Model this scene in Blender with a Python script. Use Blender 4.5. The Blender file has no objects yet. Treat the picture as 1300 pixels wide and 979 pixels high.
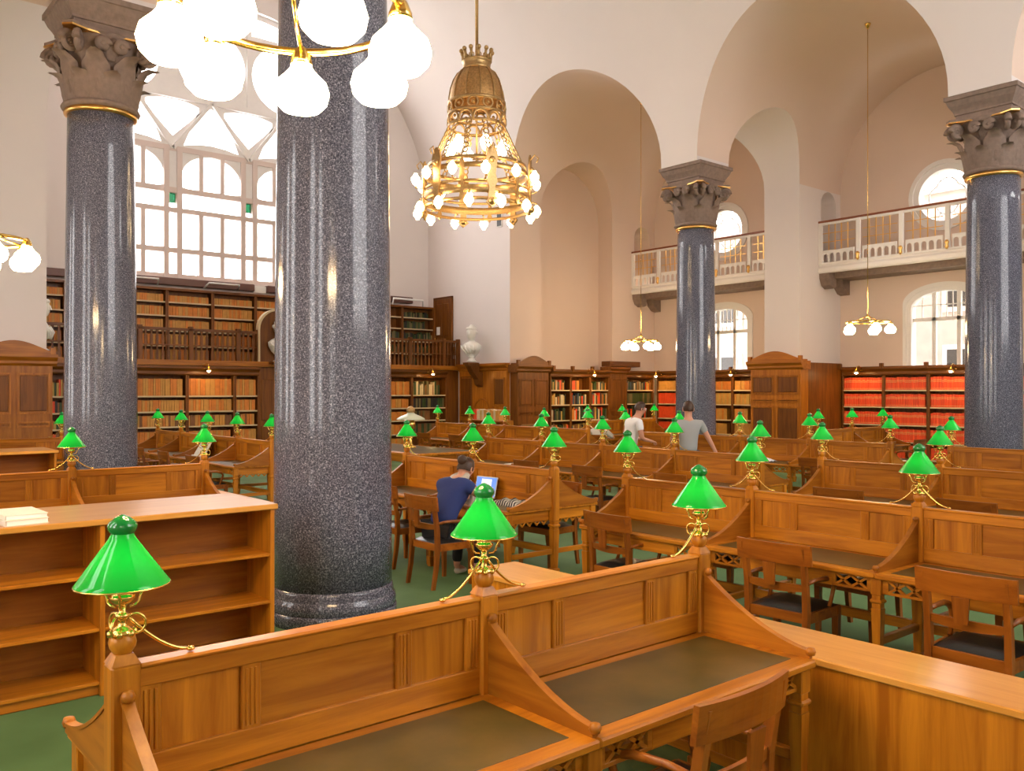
import bpy, bmesh, math, random
from mathutils import Vector, Matrix
random.seed(7)
R = math.radians
SC = bpy.context.scene
COL = SC.collection

# ------------------------------------------------------------------ camera, sky, exposure
YAW = 49.789
cam_d = bpy.data.cameras.new('camera'); cam = bpy.data.objects.new('camera', cam_d); COL.objects.link(cam)
cam.location = (0, 0, 1.98); cam.rotation_euler = (R(90), 0, R(YAW - 90))
cam_d.sensor_width = 36.0; cam_d.lens = 36.0 * 1107.0 / 1300.0; cam_d.shift_y = 6.8 / 1300.0
cam_d.clip_start = 0.05; cam_d.clip_end = 300
SC.camera = cam
world = bpy.data.worlds.new('sky'); SC.world = world; world.use_nodes = True
bg = world.node_tree.nodes['Background']
bg.inputs[0].default_value = (1.0, 0.972, 0.955, 1); bg.inputs[1].default_value = 6.0
SC.view_settings.view_transform = 'Standard'; SC.view_settings.look = 'None'
SC.view_settings.gamma = 1.0; SC.view_settings.use_curve_mapping = False
SC.view_settings.exposure = 0.76
GLOBE_E = 42.0
# daylight portals filling the window openings (they guide sampling of the sky, they add no light)
def portal(loc, rot, sx, sy):
    l = bpy.data.lights.new('window_portal', 'AREA'); l.shape = 'RECTANGLE'; l.size = sx; l.size_y = sy; l.cycles.is_portal = True
    o = bpy.data.objects.new('window_portal', l); COL.objects.link(o); o.location = loc; o.rotation_euler = rot
portal((10.92, 25.62, 9.3), (R(-90), 0, 0), 9.0, 8.2)        # great window, facing the room (-Y)
portal((10.92, -7.92, 8.6), (R(90), 0, 0), 9.0, 9.6)         # its twin behind the camera, facing +Y
for yb_ in (-3.87, 3.31, 10.48, 17.66): portal((-2.75, yb_, 4.0), (0, R(-90), 0), 5.2, 4.4)   # left aisle windows, facing +X
for yb_ in (3.31, 10.48, 17.66): portal((24.5, yb_, 5.3), (0, R(90), 0), 6.0, 2.2)             # right aisle windows, facing -X

# ------------------------------------------------------------------ mesh helpers
class MB:
    def __init__(s): s.v = []; s.f = []; s.m = []; s.sm = []
    def add(s, vs, fs, mi=0, smooth=False):
        o = len(s.v); s.v += [tuple(p) for p in vs]
        for f in fs: s.f.append(tuple(i + o for i in f)); s.m.append(mi); s.sm.append(smooth)
        return s
    def box(s, x0, x1, y0, y1, z0, z1, mi=0):
        vs = [(x, y, z) for z in (z0, z1) for y in (y0, y1) for x in (x0, x1)]
        return s.add(vs, [(0, 2, 3, 1), (4, 5, 7, 6), (0, 1, 5, 4), (1, 3, 7, 5), (3, 2, 6, 7), (2, 0, 4, 6)], mi)
    def cbox(s, x0, x1, y0, y1, z0, z1, c=0.006, mi=0):
        c = min(c, (x1 - x0) * .45, (y1 - y0) * .45, (z1 - z0) * .45)
        X = (x0, x1); Y = (y0, y1); Z = (z0, z1); vs = []; idx = {}
        for i in (0, 1):
            for j in (0, 1):
                for k in (0, 1):
                    sx = c if i == 0 else -c; sy = c if j == 0 else -c; sz = c if k == 0 else -c
                    for a, p in enumerate(((X[i], Y[j] + sy, Z[k] + sz), (X[i] + sx, Y[j], Z[k] + sz), (X[i] + sx, Y[j] + sy, Z[k]))):
                        idx[i, j, k, a] = len(vs); vs.append(p)
        fs = []
        for t in (0, 1):
            fs.append([idx[t, 0, 0, 0], idx[t, 1, 0, 0], idx[t, 1, 1, 0], idx[t, 0, 1, 0]])
            fs.append([idx[0, t, 0, 1], idx[1, t, 0, 1], idx[1, t, 1, 1], idx[0, t, 1, 1]])
            fs.append([idx[0, 0, t, 2], idx[1, 0, t, 2], idx[1, 1, t, 2], idx[0, 1, t, 2]])
            for u in (0, 1):
                fs.append([idx[0, t, u, 1], idx[1, t, u, 1], idx[1, t, u, 2], idx[0, t, u, 2]])
                fs.append([idx[t, 0, u, 0], idx[t, 1, u, 0], idx[t, 1, u, 2], idx[t, 0, u, 2]])
                fs.append([idx[t, u, 0, 0], idx[t, u, 1, 0], idx[t, u, 1, 1], idx[t, u, 0, 1]])
                for w in (0, 1): fs.append([idx[t, u, w, 0], idx[t, u, w, 1], idx[t, u, w, 2]])
        return s.add(vs, fs, mi)
    def taper(s, cx, cy, z0, z1, a0, b0, a1, b1, mi=0, ox=0, oy=0):
        vs = [(cx + sx * a0, cy + sy * b0, z0) for sx, sy in ((-1, -1), (1, -1), (1, 1), (-1, 1))]
        vs += [(cx + ox + sx * a1, cy + oy + sy * b1, z1) for sx, sy in ((-1, -1), (1, -1), (1, 1), (-1, 1))]
        return s.add(vs, [(3, 2, 1, 0), (4, 5, 6, 7), (0, 1, 5, 4), (1, 2, 6, 5), (2, 3, 7, 6), (3, 0, 4, 7)], mi)
    def lathe(s, prof, n=24, cx=0, cy=0, mi=0, smooth=True, cap=True):
        vs = []; fs = []
        for r, z in prof:
            for i in range(n):
                a = 2 * math.pi * i / n; vs.append((cx + r * math.cos(a), cy + r * math.sin(a), z))
        for j in range(len(prof) - 1):
            for i in range(n):
                i2 = (i + 1) % n; fs.append((j * n + i, j * n + i2, (j + 1) * n + i2, (j + 1) * n + i))
        s.add(vs, fs, mi, smooth)
        if cap:
            o = len(s.v) - len(vs)
            if prof[0][0] > 1e-4: s.f.append(tuple(o + i for i in range(n))[::-1]); s.m.append(mi); s.sm.append(False)
            if prof[-1][0] > 1e-4: s.f.append(tuple(o + (len(prof) - 1) * n + i for i in range(n))); s.m.append(mi); s.sm.append(False)
        return s
    def tube(s, pts, r, n=8, mi=0, closed=False, radii=None):
        pts = [Vector(p) for p in pts]; vs = []; fs = []; N = len(pts); up = None
        for k, p in enumerate(pts):
            if closed: t = pts[(k + 1) % N] - pts[k - 1]
            else: t = pts[min(k + 1, N - 1)] - pts[max(k - 1, 0)]
            t = t.normalized() if t.length > 1e-9 else Vector((0, 0, 1))
            if up is None:
                up = Vector((0, 0, 1)) if abs(t.z) < .9 else Vector((1, 0, 0))
            a = t.cross(up)
            a = a.normalized() if a.length > 1e-6 else t.orthogonal().normalized()
            b = a.cross(t).normalized(); up = b; rr = radii[k] if radii else r
            for i in range(n):
                q = 2 * math.pi * i / n; vs.append(p + a * (rr * math.cos(q)) + b * (rr * math.sin(q)))
        for k in range(N if closed else N - 1):
            k2 = (k + 1) % N
            for i in range(n):
                i2 = (i + 1) % n; fs.append((k * n + i, k * n + i2, k2 * n + i2, k2 * n + i))
        s.add(vs, fs, mi, True)
        if not closed:
            o = len(s.v) - len(vs)
            s.f.append(tuple(o + i for i in range(n))[::-1]); s.m.append(mi); s.sm.append(False)
            s.f.append(tuple(o + (N - 1) * n + i for i in range(n))); s.m.append(mi); s.sm.append(False)
        return s
    def prism(s, poly, axis, a, b, mi=0):
        # poly: list of 2D pts; axis 'x': (y,z) extruded in x; 'y': (x,z) extruded in y; 'z': (x,y)
        f = {'x': lambda p, t: (t, p[0], p[1]), 'y': lambda p, t: (p[0], t, p[1]), 'z': lambda p, t: (p[0], p[1], t)}[axis]
        n = len(poly); vs = [f(p, a) for p in poly] + [f(p, b) for p in poly]
        fs = [tuple(range(n)), tuple(range(2 * n - 1, n - 1, -1))] + [(i, (i + 1) % n, n + (i + 1) % n, n + i) for i in range(n)]
        return s.add(vs, fs, mi)
    def band(s, up, lo, axis, a, b, mi=0):
        # strip between two equally long 2D polylines, extruded
        f = {'x': lambda p, t: (t, p[0], p[1]), 'y': lambda p, t: (p[0], t, p[1]), 'z': lambda p, t: (p[0], p[1], t)}[axis]
        n = len(up); vs = [f(p, a) for p in up] + [f(p, a) for p in lo] + [f(p, b) for p in up] + [f(p, b) for p in lo]
        fs = []
        for i in range(n - 1):
            fs += [(i, i + 1, n + i + 1, n + i), (2 * n + i, 3 * n + i, 3 * n + i + 1, 2 * n + i + 1),
                   (i, 2 * n + i, 2 * n + i + 1, i + 1), (n + i, n + i + 1, 3 * n + i + 1, 3 * n + i)]
        fs += [(0, n, 3 * n, 2 * n), (n - 1, 3 * n - 1, 4 * n - 1, 2 * n - 1)]
        return s.add(vs, fs, mi)
    def sphere(s, c, r, n=14, m=8, mi=0, sz=1.0):
        pr = [(max(r * math.sin(math.pi * j / m), 1e-5), c[2] - r * sz * math.cos(math.pi * j / m)) for j in range(m + 1)]
        return s.lathe(pr, n, c[0], c[1], mi, True, False)
    def mesh(s, name):
        me = bpy.data.meshes.new(name); me.from_pydata(s.v, [], s.f)
        me.polygons.foreach_set('material_index', s.m); me.polygons.foreach_set('use_smooth', s.sm)
        bm = bmesh.new(); bm.from_mesh(me); bmesh.ops.recalc_face_normals(bm, faces=bm.faces); bm.to_mesh(me); bm.free()
        me.update(); return me

def M_(me, *mats):
    for m in mats: me.materials.append(m)
    return me
def link(name, me, parent=None, loc=(0, 0, 0), rot=(0, 0, 0), scale=None):
    o = bpy.data.objects.new(name, me); COL.objects.link(o)
    if parent is not None: o.parent = parent
    o.location = loc; o.rotation_euler = rot
    if scale: o.scale = scale
    return o
def obj(name, mb, mats, parent=None, loc=(0, 0, 0), rot=(0, 0, 0)):
    if not isinstance(mats, (list, tuple)): mats = [mats]
    return link(name, M_(mb.mesh(name), *mats), parent, loc, rot)
def tag(o, label, cat, group=None):
    o['label'] = label; o['category'] = cat
    if group: o['group'] = group
    return o
def thing(name, label, cat, loc=(0, 0, 0), rz=0, group=None):
    o = bpy.data.objects.new(name, None); COL.objects.link(o); o.location = loc; o.rotation_euler = (0, 0, rz)
    o.empty_display_size = .1
    return tag(o, label, cat, group)
def struct(o): o['kind'] = 'structure'; return o
def copy_tree(o, parent=None):
    c = o.copy(); COL.objects.link(c); c.parent = parent
    for ch in [x for x in bpy.data.objects if x.parent is o]: copy_tree(ch, c)
    return c
def lerp(a, b, t): return a + (b - a) * t
ORD = ['first', 'second', 'third', 'fourth', 'fifth', 'sixth', 'seventh', 'eighth', 'ninth', 'tenth']

# ------------------------------------------------------------------ materials
def nt(name):
    m = bpy.data.materials.new(name); m.use_nodes = True; n = m.node_tree
    return m, n, n.nodes['Principled BSDF']
def plain(name, col, rough=.5, metal=0., emit=None, es=0., spec=None, coat=0., noise=0., nscale=8., bump=0.):
    m, n, b = nt(name)
    b.inputs['Base Color'].default_value = (*col, 1); b.inputs['Roughness'].default_value = rough
    b.inputs['Metallic'].default_value = metal; b.inputs['Coat Weight'].default_value = coat
    b.inputs['Coat Roughness'].default_value = .12
    if spec is not None: b.inputs['Specular IOR Level'].default_value = spec
    if emit: b.inputs['Emission Color'].default_value = (*emit, 1); b.inputs['Emission Strength'].default_value = es
    if noise or bump:
        tc = n.nodes.new('ShaderNodeTexCoord'); nz = n.nodes.new('ShaderNodeTexNoise')
        nz.inputs['Scale'].default_value = nscale; nz.inputs['Detail'].default_value = 5
        n.links.new(tc.outputs['Object'], nz.inputs['Vector'])
        if noise:
            mx = n.nodes.new('ShaderNodeMix'); mx.data_type = 'RGBA'
            mx.inputs[6].default_value = (*[max(0, c * (1 - noise)) for c in col], 1)
            mx.inputs[7].default_value = (*[min(1, c * (1 + noise)) for c in col], 1)
            n.links.new(nz.outputs['Fac'], mx.inputs[0]); n.links.new(mx.outputs[2], b.inputs['Base Color'])
        if bump:
            bp = n.nodes.new('ShaderNodeBump'); bp.inputs['Strength'].default_value = bump; bp.inputs['Distance'].default_value = .01
            n.links.new(nz.outputs['Fac'], bp.inputs['Height']); n.links.new(bp.outputs[0], b.inputs['Normal'])
    return m
def wood(name, light, dark, axis='x', rough=.36, coat=.12, sc=1.0):
    m, n, b = nt(name); N = n.nodes.new; L = n.links.new
    tc = N('ShaderNodeTexCoord'); mp = N('ShaderNodeMapping'); oi = N('ShaderNodeObjectInfo')
    s = [14., 14., 14.]; s['xyz'.index(axis)] = 1.1
    mp.inputs['Scale'].default_value = [q * sc for q in s]
    cb = N('ShaderNodeCombineXYZ'); ml = N('ShaderNodeMath'); ml.operation = 'MULTIPLY'; ml.inputs[1].default_value = 37.
    L(oi.outputs['Random'], ml.inputs[0]); [L(ml.outputs[0], cb.inputs[i]) for i in range(3)]
    L(tc.outputs['Object'], mp.inputs['Vector']); L(cb.outputs[0], mp.inputs['Location'])
    nz = N('ShaderNodeTexNoise'); nz.inputs['Scale'].default_value = 1.0; nz.inputs['Detail'].default_value = 6
    nz.inputs['Roughness'].default_value = .6; nz.inputs['Distortion'].default_value = .6
    L(mp.outputs[0], nz.inputs['Vector'])
    cr = N('ShaderNodeValToRGB'); cr.color_ramp.elements[0].position = .34; cr.color_ramp.elements[1].position = .66
    cr.color_ramp.elements[0].color = (*dark, 1); cr.color_ramp.elements[1].color = (*light, 1)
    L(nz.outputs['Fac'], cr.inputs[0])
    hs = N('ShaderNodeHueSaturation'); mr = N('ShaderNodeMapRange'); mr.inputs[3].default_value = .86; mr.inputs[4].default_value = 1.14
    L(oi.outputs['Random'], mr.inputs[0]); L(mr.outputs[0], hs.inputs['Value']); L(cr.outputs[0], hs.inputs['Color'])
    L(hs.outputs[0], b.inputs['Base Color'])
    b.inputs['Roughness'].default_value = rough; b.inputs['Coat Weight'].default_value = coat; b.inputs['Coat Roughness'].default_value = .15
    b.inputs['Specular IOR Level'].default_value = .32
    bp = N('ShaderNodeBump'); bp.inputs['Strength'].default_value = .08; bp.inputs['Distance'].default_value = .004
    L(nz.outputs['Fac'], bp.inputs['Height']); L(bp.outputs[0], b.inputs['Normal'])
    return m
WL = (.60, .222, .013); WD = (.33, .098, .004)
W = {a: wood('oak_' + a, WL, WD, a) for a in 'xyz'}
WLT = wood('pale_oak_top', (.70, .34, .075), (.58, .25, .038), 'y', .28, .3)
WLX = wood('pale_oak_top_x', (.70, .34, .075), (.58, .25, .038), 'x', .28, .3)
DW = {a: wood('brown_oak_' + a, (.22, .071, .006), (.115, .033, .0025), a, .45, .05) for a in 'xyz'}
MW = {a: wood('amber_oak_' + a, (.46, .160, .011), (.27, .078, .0035), a, .4, .06) for a in 'xyz'}
CHW = wood('chair_mahogany', (.33, .098, .009), (.17, .042, .0035), 'z', .34, .12)
CHX = wood('chair_mahogany_rail', (.37, .112, .010), (.20, .050, .004), 'x', .32, .12)
M = {}
M['plaster'] = plain('plaster_white', (.75, .680, .650), .85, noise=.02, nscale=1.5)
M['plaster_aisle'] = plain('plaster_lamp_warmed', (.73, .575, .475), .85, noise=.02, nscale=1.5)  # same plaster tinted peach: the aisles' warm lamplight is put into its colour
M['trim_white'] = plain('white_paint', (.82, .78, .74), .55)
M['window_bar'] = plain('window_paint', (.74, .62, .58), .6)
M['tracery'] = plain('tracery_stone', (.86, .83, .82), .75, noise=.04)
M['gold'] = plain('gilding', (.86, .52, .16), .28, 1.0)
M['oldgold'] = plain('antique_gilt', (.46, .30, .13), .40, .9, noise=.35, nscale=30)
M['brass'] = plain('polished_brass', (.88, .58, .16), .16, 1.0)
M['white_fix'] = plain('white_enamel', (.85, .85, .82), .3)
M['leather'] = plain('black_leather', (.012, .013, .014), .3, coat=.2, bump=.15, nscale=60)
M['marble'] = plain('marble', (.78, .76, .70), .5, noise=.06, nscale=6)
M['redbeam'] = plain('red_brown_beam', (.13, .055, .04), .45)
M['railred'] = plain('red_brown_handrail', (.24, .07, .025), .35)
M['dark'] = plain('dark_recess', (.012, .008, .005), .8)
M['grille'] = plain('vent_grille', (.05, .045, .03), .45, .6)
M['paper'] = plain('paper', (.86, .81, .68), .8)
M['white_paper'] = plain('white_paper', (.9, .88, .84), .8)
M['iron'] = plain('dark_metal', (.05, .05, .05), .4, .8)
M['aluminium'] = plain('grey_laptop', (.35, .36, .38), .35, .7)
M['skin'] = plain('skin', (.62, .30, .19), .5)
M['hair_dark'] = plain('brown_hair', (.055, .025, .012), .5, bump=.4, nscale=60)
M['hair_ginger'] = plain('ginger_hair', (.32, .11, .025), .5, bump=.4, nscale=60)
M['navy'] = plain('navy_cotton', (.018, .035, .16), .8, bump=.2, nscale=30)
M['white_tee'] = plain('white_cotton', (.88, .88, .88), .85, bump=.2, nscale=14)
M['grey_tee'] = plain('grey_cotton', (.36, .37, .36), .85, bump=.2, nscale=14)
M['jeans'] = plain('blue_denim', (.10, .14, .21), .85)
M['black_cloth'] = plain('black_cloth', (.012, .012, .014), .8)
M['scarf'] = plain('pale_scarf', (.55, .50, .42), .9, bump=.4, nscale=20)
M['shoe'] = plain('cream_shoe', (.6, .52, .42), .6)
M['bulb'] = plain('lit_opal_glass', (1, .93, .8), .3, emit=(1.0, .70, .38), es=GLOBE_E)
M['bulb2'] = plain('lit_bulb', (1, .9, .7), .3, emit=(1.0, .72, .38), es=14.)
M['bulb4'] = plain('lit_wall_bulb', (1, .9, .7), .3, emit=(1.0, .66, .28), es=110.)
M['bulb3'] = plain('lit_desk_bulb', (1, .9, .7), .3, emit=(1.0, .80, .45), es=13.)

def carpet():
    m, n, b = nt('green_carpet'); N = n.nodes.new; L = n.links.new
    tc = N('ShaderNodeTexCoord'); a = N('ShaderNodeTexNoise'); a.inputs['Scale'].default_value = 1.2; a.inputs['Detail'].default_value = 8
    L(tc.outputs['Object'], a.inputs['Vector']); cr = N('ShaderNodeValToRGB')
    cr.color_ramp.elements[0].color = (.068, .140, .042, 1); cr.color_ramp.elements[1].color = (.115, .220, .078, 1)
    cr.color_ramp.elements[0].position = .3; cr.color_ramp.elements[1].position = .7
    L(a.outputs['Fac'], cr.inputs[0]); L(cr.outputs[0], b.inputs['Base Color']); b.inputs['Roughness'].default_value = .75
    f = N('ShaderNodeTexNoise'); f.inputs['Scale'].default_value = 300; L(tc.outputs['Object'], f.inputs['Vector'])
    bp = N('ShaderNodeBump'); bp.inputs['Strength'].default_value = .25; bp.inputs['Distance'].default_value = .004
    L(f.outputs['Fac'], bp.inputs['Height']); L(bp.outputs[0], b.inputs['Normal']); return m
M['carpet'] = carpet()
def granite():
    m, n, b = nt('polished_granite'); N = n.nodes.new; L = n.links.new
    tc = N('ShaderNodeTexCoord'); a = N('ShaderNodeTexNoise'); a.inputs['Scale'].default_value = 80; a.inputs['Detail'].default_value = 4; a.inputs['Roughness'].default_value = .75
    L(tc.outputs['Object'], a.inputs['Vector'])
    cr = N('ShaderNodeValToRGB'); e = cr.color_ramp.elements
    e[0].position = .36; e[0].color = (.026, .029, .046, 1); e[1].position = .70; e[1].color = (.56, .57, .70, 1)
    x = e.new(.50); x.color = (.088, .094, .130, 1); x = e.new(.58); x.color = (.20, .208, .265, 1)
    L(a.outputs['Fac'], cr.inputs[0]); L(cr.outputs[0], b.inputs['Base Color'])
    b.inputs['Roughness'].default_value = .13; b.inputs['Specular IOR Level'].default_value = .5
    return m
M['granite'] = granite()
M['capital'] = plain('carved_brownstone', (.235, .165, .128), .75, noise=.35, nscale=11, bump=.9)
def green_glass():
    m = bpy.data.materials.new('green_glass_shade'); m.use_nodes = True; n = m.node_tree; N = n.nodes.new; L = n.links.new
    n.nodes.clear(); out = N('ShaderNodeOutputMaterial')
    d = N('ShaderNodeBsdfPrincipled'); d.inputs['Base Color'].default_value = (.004, .42, .045, 1); d.inputs['Roughness'].default_value = .08
    d.inputs['Coat Weight'].default_value = .5; d.inputs['Coat Roughness'].default_value = .04
    t = N('ShaderNodeBsdfTranslucent'); t.inputs[0].default_value = (.01, .75, .10, 1)
    mx = N('ShaderNodeMixShader'); mx.inputs[0].default_value = .45
    L(d.outputs[0], mx.inputs[1]); L(t.outputs[0], mx.inputs[2]); L(mx.outputs[0], out.inputs[0]); return m
M['green'] = green_glass()
M['green_dark'] = plain('green_glass_knob', (.003, .20, .03), .08, coat=.5)
M['opal'] = plain('pale_green_shade', (.55, .62, .48), .3, coat=.3)
def pane_mat(name='window_glass', k=.10, col=(1, 1, 1)):
    m = bpy.data.materials.new(name); m.use_nodes = True; n = m.node_tree; N = n.nodes.new; L = n.links.new
    n.nodes.clear(); out = N('ShaderNodeOutputMaterial'); t = N('ShaderNodeBsdfTransparent'); g = N('ShaderNodeBsdfGlossy')
    t.inputs[0].default_value = (*col, 1); g.inputs['Roughness'].default_value = .05
    mx = N('ShaderNodeMixShader'); mx.inputs[0].default_value = k
    L(t.outputs[0], mx.inputs[1]); L(g.outputs[0], mx.inputs[2]); L(mx.outputs[0], out.inputs[0]); return m
M['glass'] = pane_mat()
M['glass_green'] = pane_mat('green_window_glass', .1, (.06, .22, .14))
def desk_leather():
    m, n, b = nt('olive_desk_leather'); N = n.nodes.new; L = n.links.new
    tc = N('ShaderNodeTexCoord'); a = N('ShaderNodeTexNoise'); a.inputs['Scale'].default_value = 2.2; a.inputs['Detail'].default_value = 7; a.inputs['Roughness'].default_value = .6
    L(tc.outputs['Object'], a.inputs['Vector']); cr = N('ShaderNodeValToRGB')
    cr.color_ramp.elements[0].color = (.050, .040, .009, 1); cr.color_ramp.elements[1].color = (.135, .085, .022, 1)
    cr.color_ramp.elements[0].position = .35; cr.color_ramp.elements[1].position = .7
    L(a.outputs['Fac'], cr.inputs[0]); L(cr.outputs[0], b.inputs['Base Color'])
    b.inputs['Roughness'].default_value = .34; return m
M['inlay'] = desk_leather()
def book_mat(name, cols, band=True):
    m, n, b = nt(name); N = n.nodes.new; L = n.links.new
    oi = N('ShaderNodeObjectInfo'); cr = N('ShaderNodeValToRGB'); cr.color_ramp.interpolation = 'CONSTANT'
    e = cr.color_ramp.elements
    e[0].color = (*cols[0], 1); e[1].color = (*cols[-1], 1); e[1].position = (len(cols) - 1) / len(cols)
    for i, c in enumerate(cols[1:-1], 1): x = e.new(i / len(cols)); x.color = (*c, 1)
    L(oi.outputs['Random'], cr.inputs[0])
    last = cr.outputs[0]
    if band:
        tc = N('ShaderNodeTexCoord'); sp = N('ShaderNodeSeparateXYZ'); L(tc.outputs['Generated'], sp.inputs[0])
        r2 = N('ShaderNodeValToRGB'); r2.color_ramp.interpolation = 'CONSTANT'; f = r2.color_ramp.elements
        f[0].color = (0, 0, 0, 1); f[1].position = .98; f[1].color = (0, 0, 0, 1)
        for p, v in ((.12, 1), (.15, 0), (.62, 1), (.645, 0), (.70, .8), (.745, 0), (.78, 1), (.80, 0)): x = f.new(p); x.color = (v, v, v, 1)
        L(sp.outputs[2], r2.inputs[0]); mx = N('ShaderNodeMix'); mx.data_type = 'RGBA'
        mx.inputs[7].default_value = (.75, .38, .10, 1); L(r2.outputs[0], mx.inputs[0]); L(last, mx.inputs[6]); last = mx.outputs[2]
    L(last, b.inputs['Base Color']); b.inputs['Roughness'].default_value = .55; return m
M['redbook'] = book_mat('red_cloth_binding', [(.80, .070, .010), (.86, .085, .014), (.72, .060, .010), (.82, .075, .012)])
BKC = {'tan': (.56, .27, .045), 'amber': (.62, .20, .020), 'red': (.80, .075, .012), 'brown': (.22, .085, .02), 'green': (.035, .06, .012),
       'cream': (.60, .48, .28), 'blue': (.04, .07, .09), 'black': (.02, .017, .014), 'gold': (.50, .30, .06), 'olive': (.16, .12, .04)}
for k, c in BKC.items(): M['b_' + k] = plain('binding_' + k, c, .55, noise=.25, nscale=9)

# ------------------------------------------------------------------ the hall
XC, NR, Z0 = 10.92, 6.48, 7.8            # nave axis, half width (= vault radius), springing
XLF, XRF = XC - NR, XC + NR              # nave faces
CY = [-0.28, 6.895, 14.07]; CXL, CXR = 3.765, 18.08; HT = .57
YE, XO, XP = 25.1, 24.2, 22.0            # end wall, outer wall, pier front
BAYS = [(CY[0] + HT, CY[1] - HT), (CY[1] + HT, CY[2] - HT), (CY[2] + HT, 20.68)]
TX0, TX1 = 18.69, 22.0; TXC = (TX0 + TX1) / 2; TR = (TX1 - TX0) / 2

fl = MB(); fl.add([(-8, -8, 0), (28, -8, 0), (28, 28, 0), (-8, 28, 0)], [(0, 1, 2, 3)])
struct(obj('floor', fl, M['carpet']))

def arcz(t, c, r): return Z0 + math.sqrt(max(0., r * r - (t - c) ** 2))
def bay_of(y):
    for a, b in BAYS:
        if a - 1e-6 <= y <= b + 1e-6: return a, b
    return None
# nave barrel vault, pierced by the bay arches on both sides
ys = [-7.4, -4.0, -1.0]
for a, b in BAYS:
    n = 36; ys += [(a + b) / 2 - (b - a) / 2 * math.cos(math.pi * i / n) for i in range(n + 1)]
ys += [22.2, 23.6, YE + .02]
def vault_side(sg, ylist):
    mb = MB(); K = 22; rows = []
    for y in ylist:
        bb = bay_of(y); zb = arcz(y, (bb[0] + bb[1]) / 2, (bb[1] - bb[0]) / 2) if bb else Z0
        th0 = math.asin(min(1, (zb - Z0) / NR))
        rows.append([(XC + sg * NR * math.cos(th0 + (math.pi / 2 - th0) * k / K), y, Z0 + NR * math.sin(th0 + (math.pi / 2 - th0) * k / K)) for k in range(K + 1)])
    vs = [p for r in rows for p in r]; w = K + 1
    fs = [(i * w + k, (i + 1) * w + k, (i + 1) * w + k + 1, i * w + k + 1) for i in range(len(rows) - 1) for k in range(K)]
    mb.add(vs, fs, 0, True)
    return mb
mbv = vault_side(1, ys); mbl = vault_side(-1, ys)
mbv.add(mbl.v, mbl.f, 0, True)
struct(obj('ceiling', mbv, M['plaster']))

# bay barrel vaults over the aisle (right side), pierced by the transverse arches
def bay_vault(a, b, far_closed):
    c = (a + b) / 2; r = (b - a) / 2; mb = MB(); K = 36
    # part next to the nave
    vs = []
    for i in range(K + 1):
        th = math.pi * i / K; z = Z0 + r * math.sin(th); y = c - r * math.cos(th)
        x0 = XC + math.sqrt(NR * NR - (z - Z0) ** 2)
        vs += [(x0, y, z), (TX0 - .3, y, z)]
    mb.add(vs, [(2 * i, 2 * i + 1, 2 * i + 3, 2 * i + 2) for i in range(K)], 0, True)
    xs = [TX0 - .3, TX0] + [TXC - TR * math.cos(math.pi * i / 20) for i in range(1, 20)] + [TX1, 23.1, XO]
    rows = []
    for x in xs:
        zt = arcz(x, TXC, TR) if TX0 <= x <= TX1 else Z0
        th0 = math.asin(min(1, (zt - Z0) / r)); n = 36
        rows.append([(x, c - r * math.cos(th0 + (math.pi - 2 * th0) * k / n), Z0 + r * math.sin(th0 + (math.pi - 2 * th0) * k / n)) for k in range(n + 1)])
    w = 37; vs = [p for q in rows for p in q]
    mb.add(vs, [(i * w + k, (i + 1) * w + k, (i + 1) * w + k + 1, i * w + k + 1) for i in range(len(rows) - 1) for k in range(36)], 0, True)
    return mb
for k, (a, b) in enumerate(BAYS):
    struct(obj('ceiling_bay_%d' % (k + 1), bay_vault(a, b, k == 2), M['plaster_aisle']))
def barrel_y(z, a, b, near):   # y of the bay barrel at height z
    c = (a + b) / 2; r = (b - a) / 2; q = math.sqrt(max(0, r * r - (z - Z0) ** 2)); return c - q if near else c + q
# transverse walls between the bays, with arch soffit, pier and passage doorway
NX0, NX1, NZ0, NZ1 = 23.12, 23.95, 5.55, 7.79
def plane_wall(mb, y, x0, x1, z0, z1, holes):
    # wall in the plane y, columns in x, with arched holes (xa, xb, zbottom, zspring)
    xs = {x0, x1}
    for xa, xb, zb, zs in holes:
        for i in range(13): xs.add(xa + (xb - xa) * (1 - math.cos(math.pi * i / 12)) / 2)
    xs = sorted(x for x in xs if x0 - 1e-6 <= x <= x1 + 1e-6)
    for xa_, xb_ in zip(xs, xs[1:]):
        xm = (xa_ + xb_) / 2; hole = None
        for h in holes:
            if h[0] <= xm <= h[1]: hole = h
        if hole is None: mb.add([(xa_, y, z0), (xb_, y, z0), (xb_, y, z1), (xa_, y, z1)], [(0, 1, 2, 3)])
        else:
            c = (hole[0] + hole[1]) / 2; rr = (hole[1] - hole[0]) / 2
            za, zb = [hole[3] + math.sqrt(max(0, rr * rr - (x - c) ** 2)) for x in (xa_, xb_)]
            if hole[2] > z0: mb.add([(xa_, y, z0), (xb_, y, z0), (xb_, y, hole[2]), (xa_, y, hole[2])], [(0, 1, 2, 3)])
            if max(za, zb) < z1 - 1e-6: mb.add([(xa_, y, za), (xb_, y, zb), (xb_, y, z1), (xa_, y, z1)], [(0, 1, 2, 3)])
def hole_soffit(mb, y0, y1, xa, xb, zb, zs):
    c = (xa + xb) / 2; rr = (xb - xa) / 2; p = [(xa, zb)] + [(c - rr * math.cos(math.pi * i / 16), zs + rr * math.sin(math.pi * i / 16)) for i in range(17)] + [(xb, zb)]
    vs = []
    for x, z in p: vs += [(x, y0, z), (x, y1, z)]
    mb.add(vs, [(2 * i, 2 * i + 1, 2 * i + 3, 2 * i + 2) for i in range(len(p) - 1)], 0, False)
niche = (NX0, NX1, NZ0, NZ1 - (NX1 - NX0) / 2)
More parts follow.
